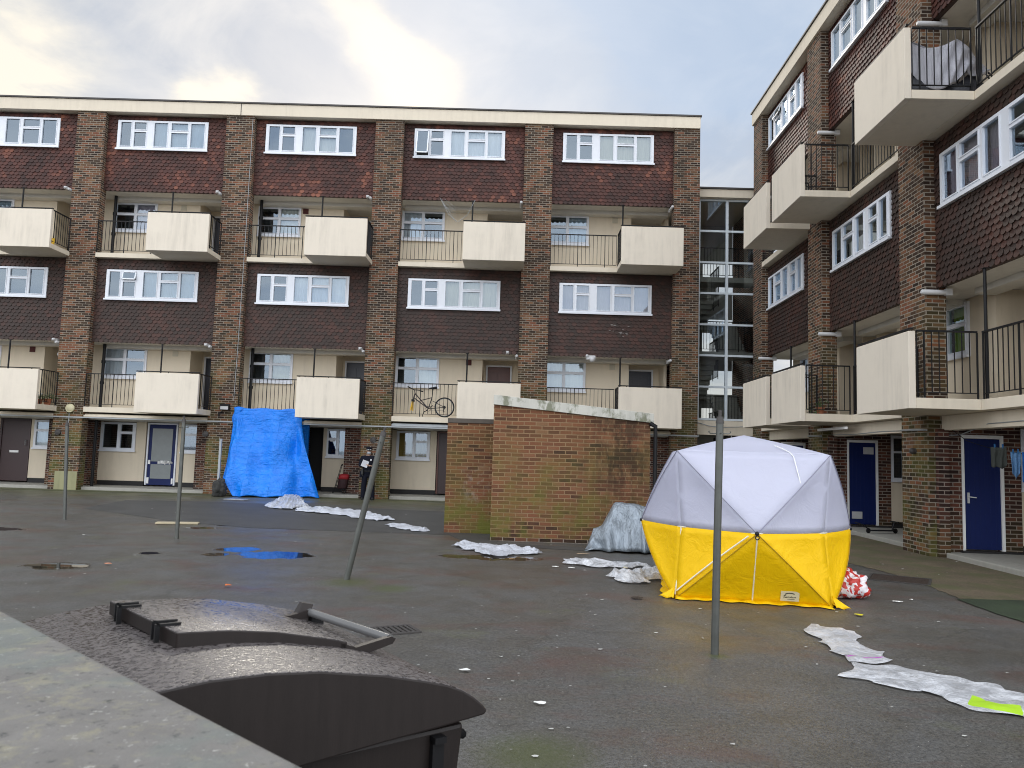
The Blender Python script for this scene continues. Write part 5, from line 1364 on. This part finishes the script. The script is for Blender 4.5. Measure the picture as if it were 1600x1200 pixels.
# ------------------------------------------------------------------ LAUNDRY at the right edge
def laundry():
    e = tag(empty('washing_line', (0, 0, 0)), 'thin washing line strung under the walkway at the right edge', 'washing line')
    pts = [(7.95, 15.02, 2.5)]+[(8.0+.02*k+.5*k/8, 14.7-1.35*k/8, 2.25-.3*math.sin(PI*min(1, k/8*.55))) for k in range(1, 9)]+[(9.2, 12.5, 2.2)]
    mb = MB(); mb.tube(pts, .006, 6); mb.build('line', M['black'], e)
    def garment(name, x0, x1, y0, y1, zt, h, mat, label, seed, tap=.1, pegs=2):
        P = []
        for i in range(21):
            t = i/20; row = []
            for j in range(17):
                s_ = j/16; x = x0+(x1-x0)*t; y = y0+(y1-y0)*t
                hh = h*(1+.06*math.sin(t*9+seed)-(.2*abs(t-.5)))
                wob = .025*math.sin(t*14+seed+s_*2)*(.3+s_)+.02*noise.noise(Vector((t*3, s_*3, seed)))
                row.append((x+tap*(.5-t)*s_*(x1-x0)+.3*wob, y+wob, zt-.01*math.sin(t*PI)-hh*s_))
            P.append(row)
        mb = MB(); mb.grid(P); o = mb.build(name, mat, solid=.005); tag(o, label, 'laundry', 'clothes hanging on the line')
        mb = MB()
        for k in range(pegs): t = (k+.5)/pegs; mb.box(x0+(x1-x0)*t-.008, x0+(x1-x0)*t+.008, y0+(y1-y0)*t-.012, y0+(y1-y0)*t+.012, zt-.03, zt+.05)
        mb.build('pegs', simple('blue peg', (.02, .12, .3), .5), o)
    garment('hanging_shorts', 7.99, 8.19, 13.62, 13.5, 2.06, .36, cloth_mat('charcoal cloth', (.035, .04, .035), .85, .5, 6), 'dark charcoal garment, leftmost on the washing line', 1)
    garment('hanging_shirt', 8.22, 8.36, 13.45, 13.4, 1.98, .42, cloth_mat('blue check cloth', (.1, .22, .4), .85, .5, 30, .6), 'small blue patterned garment in the middle of the washing line', 3, .3)
    garment('hanging_towel', 8.37, 8.62, 13.38, 13.25, 1.98, .58, cloth_mat('bright blue cloth', (.01, .12, .42), .8, .5, 6), 'larger bright blue garment on the washing line cut by the right edge', 5, .05, 3)
laundry()

# folded scooter lying on the walkway apron by the second blue door
e = tag(empty('kick_scooter', (8.35, 18.6, .1), .2), 'black folded scooter lying on the apron beside the far blue door', 'scooter')
mb = MB(); mb.box(-.3, .3, -.05, .05, .05, .08); mb.build('deck', M['black'], e, bevel=.008)
mb = MB(); mb.tube([(-.32, 0, .09), (-.5, .0, .2), (-.62, .1, .24)], .014, 8); mb.tube([(.28, 0, .08), (.34, 0, .26)], .02, 8); mb.tube([(.34, -.14, .27), (.34, .14, .27)], .015, 8); mb.build('stem', M['black'], e)
for x in (-.34, .36):
    mb = MB(); mb.ring((x, 0, .06), (0, 1, 0), .045, .015, 18, 8); mb.tube([(x, -.02, .06), (x, .02, .06)], .03, 10); mb.build('wheel', M['black'], e)

# ------------------------------------------------------------------ FLOWER POTS, small things on the walkways
def pot(name, parent_xyz, rz, label, r=.11, plant=True, flowers=False, trailing=False, seed=0):
    rnd = random.Random(seed); e = tag(empty(name, parent_xyz, rz), label, 'plant pot')
    mb = MB(); mb.tube([(0, 0, 0), (0, 0, r*1.5)], [r*.7, r], 16); mb.ring((0, 0, r*1.5), (0, 0, 1), r, r*.1, 18, 6); mb.build('pot', M['terra'], e)
    if plant:
        mb = MB()
        for k in range(90):
            a = rnd.random()*6.28; L_ = rnd.uniform(.3, 1)*r*2.3; el = rnd.uniform(.1, 1.3)
            d = Vector((math.cos(a)*math.cos(el), math.sin(a)*math.cos(el), math.sin(el)))
            if trailing and rnd.random() < .45: d.z = -abs(d.z)*.8; 
            p = Vector((0, 0, r*1.5))+d*L_+(Vector((-.16, -.04, 0)) if trailing and d.z < 0 else Vector())
            n_ = d.orthogonal().normalized(); s_ = r*rnd.uniform(.18, .34); t_ = d.cross(n_)
            mb.add([p-t_*s_*.5, p+d*s_*1.2+n_*s_*.2, p+t_*s_*.5, p-d*s_*.6], [(0, 1, 2), (0, 2, 3)])
        for k in range(12):
            a = rnd.random()*6.28; mb.tube([(0, 0, r*1.4), (math.cos(a)*r*.6, math.sin(a)*r*.6, r*2.6)], .004, 4)
        mb.build('foliage', M['leaf'], e)
    if flowers:
        mb = MB()
        for k in range(9): a = rnd.random()*6.28; mb.ball((math.cos(a)*r*rnd.uniform(.2, 1.3), math.sin(a)*r, r*rnd.uniform(2.6, 3.6)), .028, 8, 5, sc=(1, 1, .6))
        mb.build('flowers', M['white'], e)
def A2w(x, y, z): return Vector((x*math.cos(angA)-y*math.sin(angA), 27+x*math.sin(angA)+y*math.cos(angA), z))
pot('flower_pot', A2w(-16.27, -1.0, L1), 0, 'terracotta pot with white flowers on the lower left balcony', .11, True, True, seed=1)
pot('flower_pot', A2w(-16.22, -.62, L1), 0, 'wider plain terracotta pot on the lower left balcony next to the white flowers', .13, True, False, seed=2)
pot('flower_pot', Vector((6.95, 18.62, L1)), 0, 'pot of trailing ivy at the corner of the first floor balcony right of the tent', .1, True, False, True, seed=3)
mb = MB(); mb.tube([(0, 0, 0), (0, 0, .2)], [.08, .09], 14); mb.ring((0, 0, .2), (0, 0, 1), .09, .01, 16, 6); mb.tube([(-.08, 0, .2), (0, 0, .28), (.08, 0, .2)], .006, 6)
tag(mb.build('yellow_bucket', M['yellow'], loc=A2w(-16.2, -1.15, L3)), 'small yellow bucket at the edge of the upper left balcony', 'bucket')
# aerial cables and ladder on the third bay, upper walkway
def clothes_airer(x, y, z, label, sc=1):
    e = tag(empty('clothes_airer', A2w(x, y, z), angA), label, 'clothes airer'); mb = MB()
    for k in range(6): mb.tube([(-.55*sc+.02*k, -.05, .62+.0*k+(.25*abs(k-2.5)/2.5)), (-.05, -.02*k, .05+.1*k)], .003, 4)
    mb.tube([(-.6*sc, 0, .9), (-.3*sc, 0, .35), (0, 0, .1)], .008, 6); mb.tube([(.05, 0, .1), (.35*sc, 0, .35), (.6*sc, 0, .88)], .008, 6); mb.build('wires', M['grey'], e)
clothes_airer(-2.6, -.6, 9.5, 'thin white wires of an airer above the third box balcony')

# ------------------------------------------------------------------ WORLD
w = bpy.data.worlds.new('World'); S.world = w; w.use_nodes = True; nt = w.node_tree
for n in list(nt.nodes): nt.nodes.remove(n)
out = nt.nodes.new('ShaderNodeOutputWorld')
SUN_AZ, SUN_EL = -11.5, 27.0
sky = nt.nodes.new('ShaderNodeTexSky'); sky.sky_type = 'NISHITA'; sky.sun_disc = False; sky.sun_elevation = math.radians(SUN_EL); sky.sun_rotation = math.radians(SUN_AZ); sky.air_density = 1.2; sky.dust_density = 1.5
tc = nt.nodes.new('ShaderNodeTexCoord'); dirv = nd(nt, 'ShaderNodeVectorMath', {'operation': 'NORMALIZE'}, i0=tc.outputs['Generated']).outputs[0]
sep = nd(nt, 'ShaderNodeSeparateXYZ', None, Vector=dirv)
zc = math_(nt, 'MAXIMUM', sep.outputs[2], .07)
den = math_(nt, 'ADD', zc, .22)
pl = nd(nt, 'ShaderNodeCombineXYZ', None, X=math_(nt, 'DIVIDE', sep.outputs[0], den), Y=math_(nt, 'DIVIDE', sep.outputs[1], den), Z=0.0).outputs[0]
n1 = noise_(nt, pl, 1.3, 8, .55, .4); n2 = noise_(nt, pl, 3.1, 9, .6, .6)
warp = nd(nt, 'ShaderNodeTexNoise', None, Vector=pl, Scale=3.4, Detail=7.0, Roughness=.6).outputs['Color']
wd = nd(nt, 'ShaderNodeVectorMath', {'operation': 'SUBTRACT'}, i0=warp, i1=(.5, .5, .5)).outputs[0]
wd = nd(nt, 'ShaderNodeVectorMath', {'operation': 'SCALE'}, i0=wd, Scale=.15).outputs[0]
dv = nd(nt, 'ShaderNodeVectorMath', {'operation': 'ADD'}, i0=dirv, i1=wd).outputs[0]
def blob(px, py, r0, r1, amp):
    d = ray(px, py).normalized()
    dist = nd(nt, 'ShaderNodeVectorMath', {'operation': 'DISTANCE'}, i0=dv, i1=tuple(d)).outputs['Value']
    m = nd(nt, 'ShaderNodeMapRange', {'interpolation_type': 'SMOOTHSTEP'}, Value=dist); m.inputs['From Min'].default_value = r1; m.inputs['From Max'].default_value = r0; m.inputs['To Max'].default_value = amp
    return m.outputs[0]
glow = None
for q in ((530, -40, .0, .05, .6), (560, 30, .0, .05, .7), (590, 80, .0, .055, .7), (618, 120, .0, .07, .6), (655, 150, .0, .08, .9), (-20, 50, .0, .12, .9), (20, 115, .0, .09, .8), (120, 115, .0, .06, .4), (330, 132, .0, .055, 1.1), (300, 118, .0, .04, .4), (370, 150, .0, .045, .5)):
    k = blob(*q); glow = k if glow is None else math_(nt, 'ADD', glow, k)
glow = math_(nt, 'MULTIPLY', glow, ramp(nt, n2, [(.36, .45), (.6, 1.25)]), clamp=False)
glow = math_(nt, 'MINIMUM', glow, 1.0)
cloud = mixc(nt, ramp(nt, n1, [(.38, 0.0), (.6, 1.0)]), (.50, .56, .66), (.76, .77, .79))
cloud = mixc(nt, ramp(nt, n2, [(.45, 0.0), (.66, .75)]), cloud, (.86, .85, .84))
blue = math_(nt, 'MINIMUM', math_(nt, 'ADD', blob(1160, -10, .0, .22, .85), blob(1010, -200, 0, .5, .6)), .6)
cloud = mixc(nt, blue, cloud, (.46, .62, .86))
cloud = mixc(nt, glow, cloud, (1.06, .99, .85))
# added gain: unseen sky behind the viewer is brightened to light the facades
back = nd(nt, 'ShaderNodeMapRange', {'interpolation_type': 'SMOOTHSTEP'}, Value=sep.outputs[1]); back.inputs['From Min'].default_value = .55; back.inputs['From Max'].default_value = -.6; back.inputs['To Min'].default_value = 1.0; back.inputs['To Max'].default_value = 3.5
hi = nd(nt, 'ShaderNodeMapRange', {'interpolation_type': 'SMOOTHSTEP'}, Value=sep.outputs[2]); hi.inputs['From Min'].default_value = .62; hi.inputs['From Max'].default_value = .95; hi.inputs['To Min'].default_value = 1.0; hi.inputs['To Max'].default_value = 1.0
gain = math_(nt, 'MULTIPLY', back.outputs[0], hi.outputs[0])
bg1 = nd(nt, 'ShaderNodeBackground', None, Color=sky.outputs[0], Strength=.1)
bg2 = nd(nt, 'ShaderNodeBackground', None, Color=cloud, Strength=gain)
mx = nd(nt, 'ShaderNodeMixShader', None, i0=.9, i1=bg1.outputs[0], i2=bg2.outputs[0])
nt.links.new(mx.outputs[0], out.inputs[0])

sl = bpy.data.lights.new('sun', 'SUN'); sl.energy = 1.0; sl.angle = math.radians(14); sl.color = (1, .93, .82)
so = bpy.data.objects.new('sun', sl); COL.objects.link(so)
az, el = math.radians(SUN_AZ), math.radians(SUN_EL)
sd = Vector((math.sin(az)*math.cos(el), math.cos(az)*math.cos(el), math.sin(el)))
so.rotation_euler = (-sd).to_track_quat('-Z', 'Y').to_euler(); so.location = (0, 40, 30)

# ------------------------------------------------------------------ CAMERA
cd = bpy.data.cameras.new('camera'); co = bpy.data.objects.new('camera', cd); COL.objects.link(co)
cd.sensor_width = 36; cd.lens = F/1600*36; cd.clip_start = .05; cd.clip_end = 1500
mr = Matrix((RM[0], RM[2], -RM[1])).transposed().to_4x4(); mr.translation = Vector((0, 0, CAMZ)); co.matrix_world = mr
cd.dof.use_dof = True; cd.dof.focus_distance = 14; cd.dof.aperture_fstop = 11
S.camera = co
S.render.engine = 'CYCLES'
S.view_settings.view_transform = 'Standard'; S.view_settings.look = 'None'; S.view_settings.exposure = 0.0; S.view_settings.gamma = 1
S.cycles.filter_width = 1.0; S.cycles.max_bounces = 8; S.cycles.transparent_max_bounces = 12
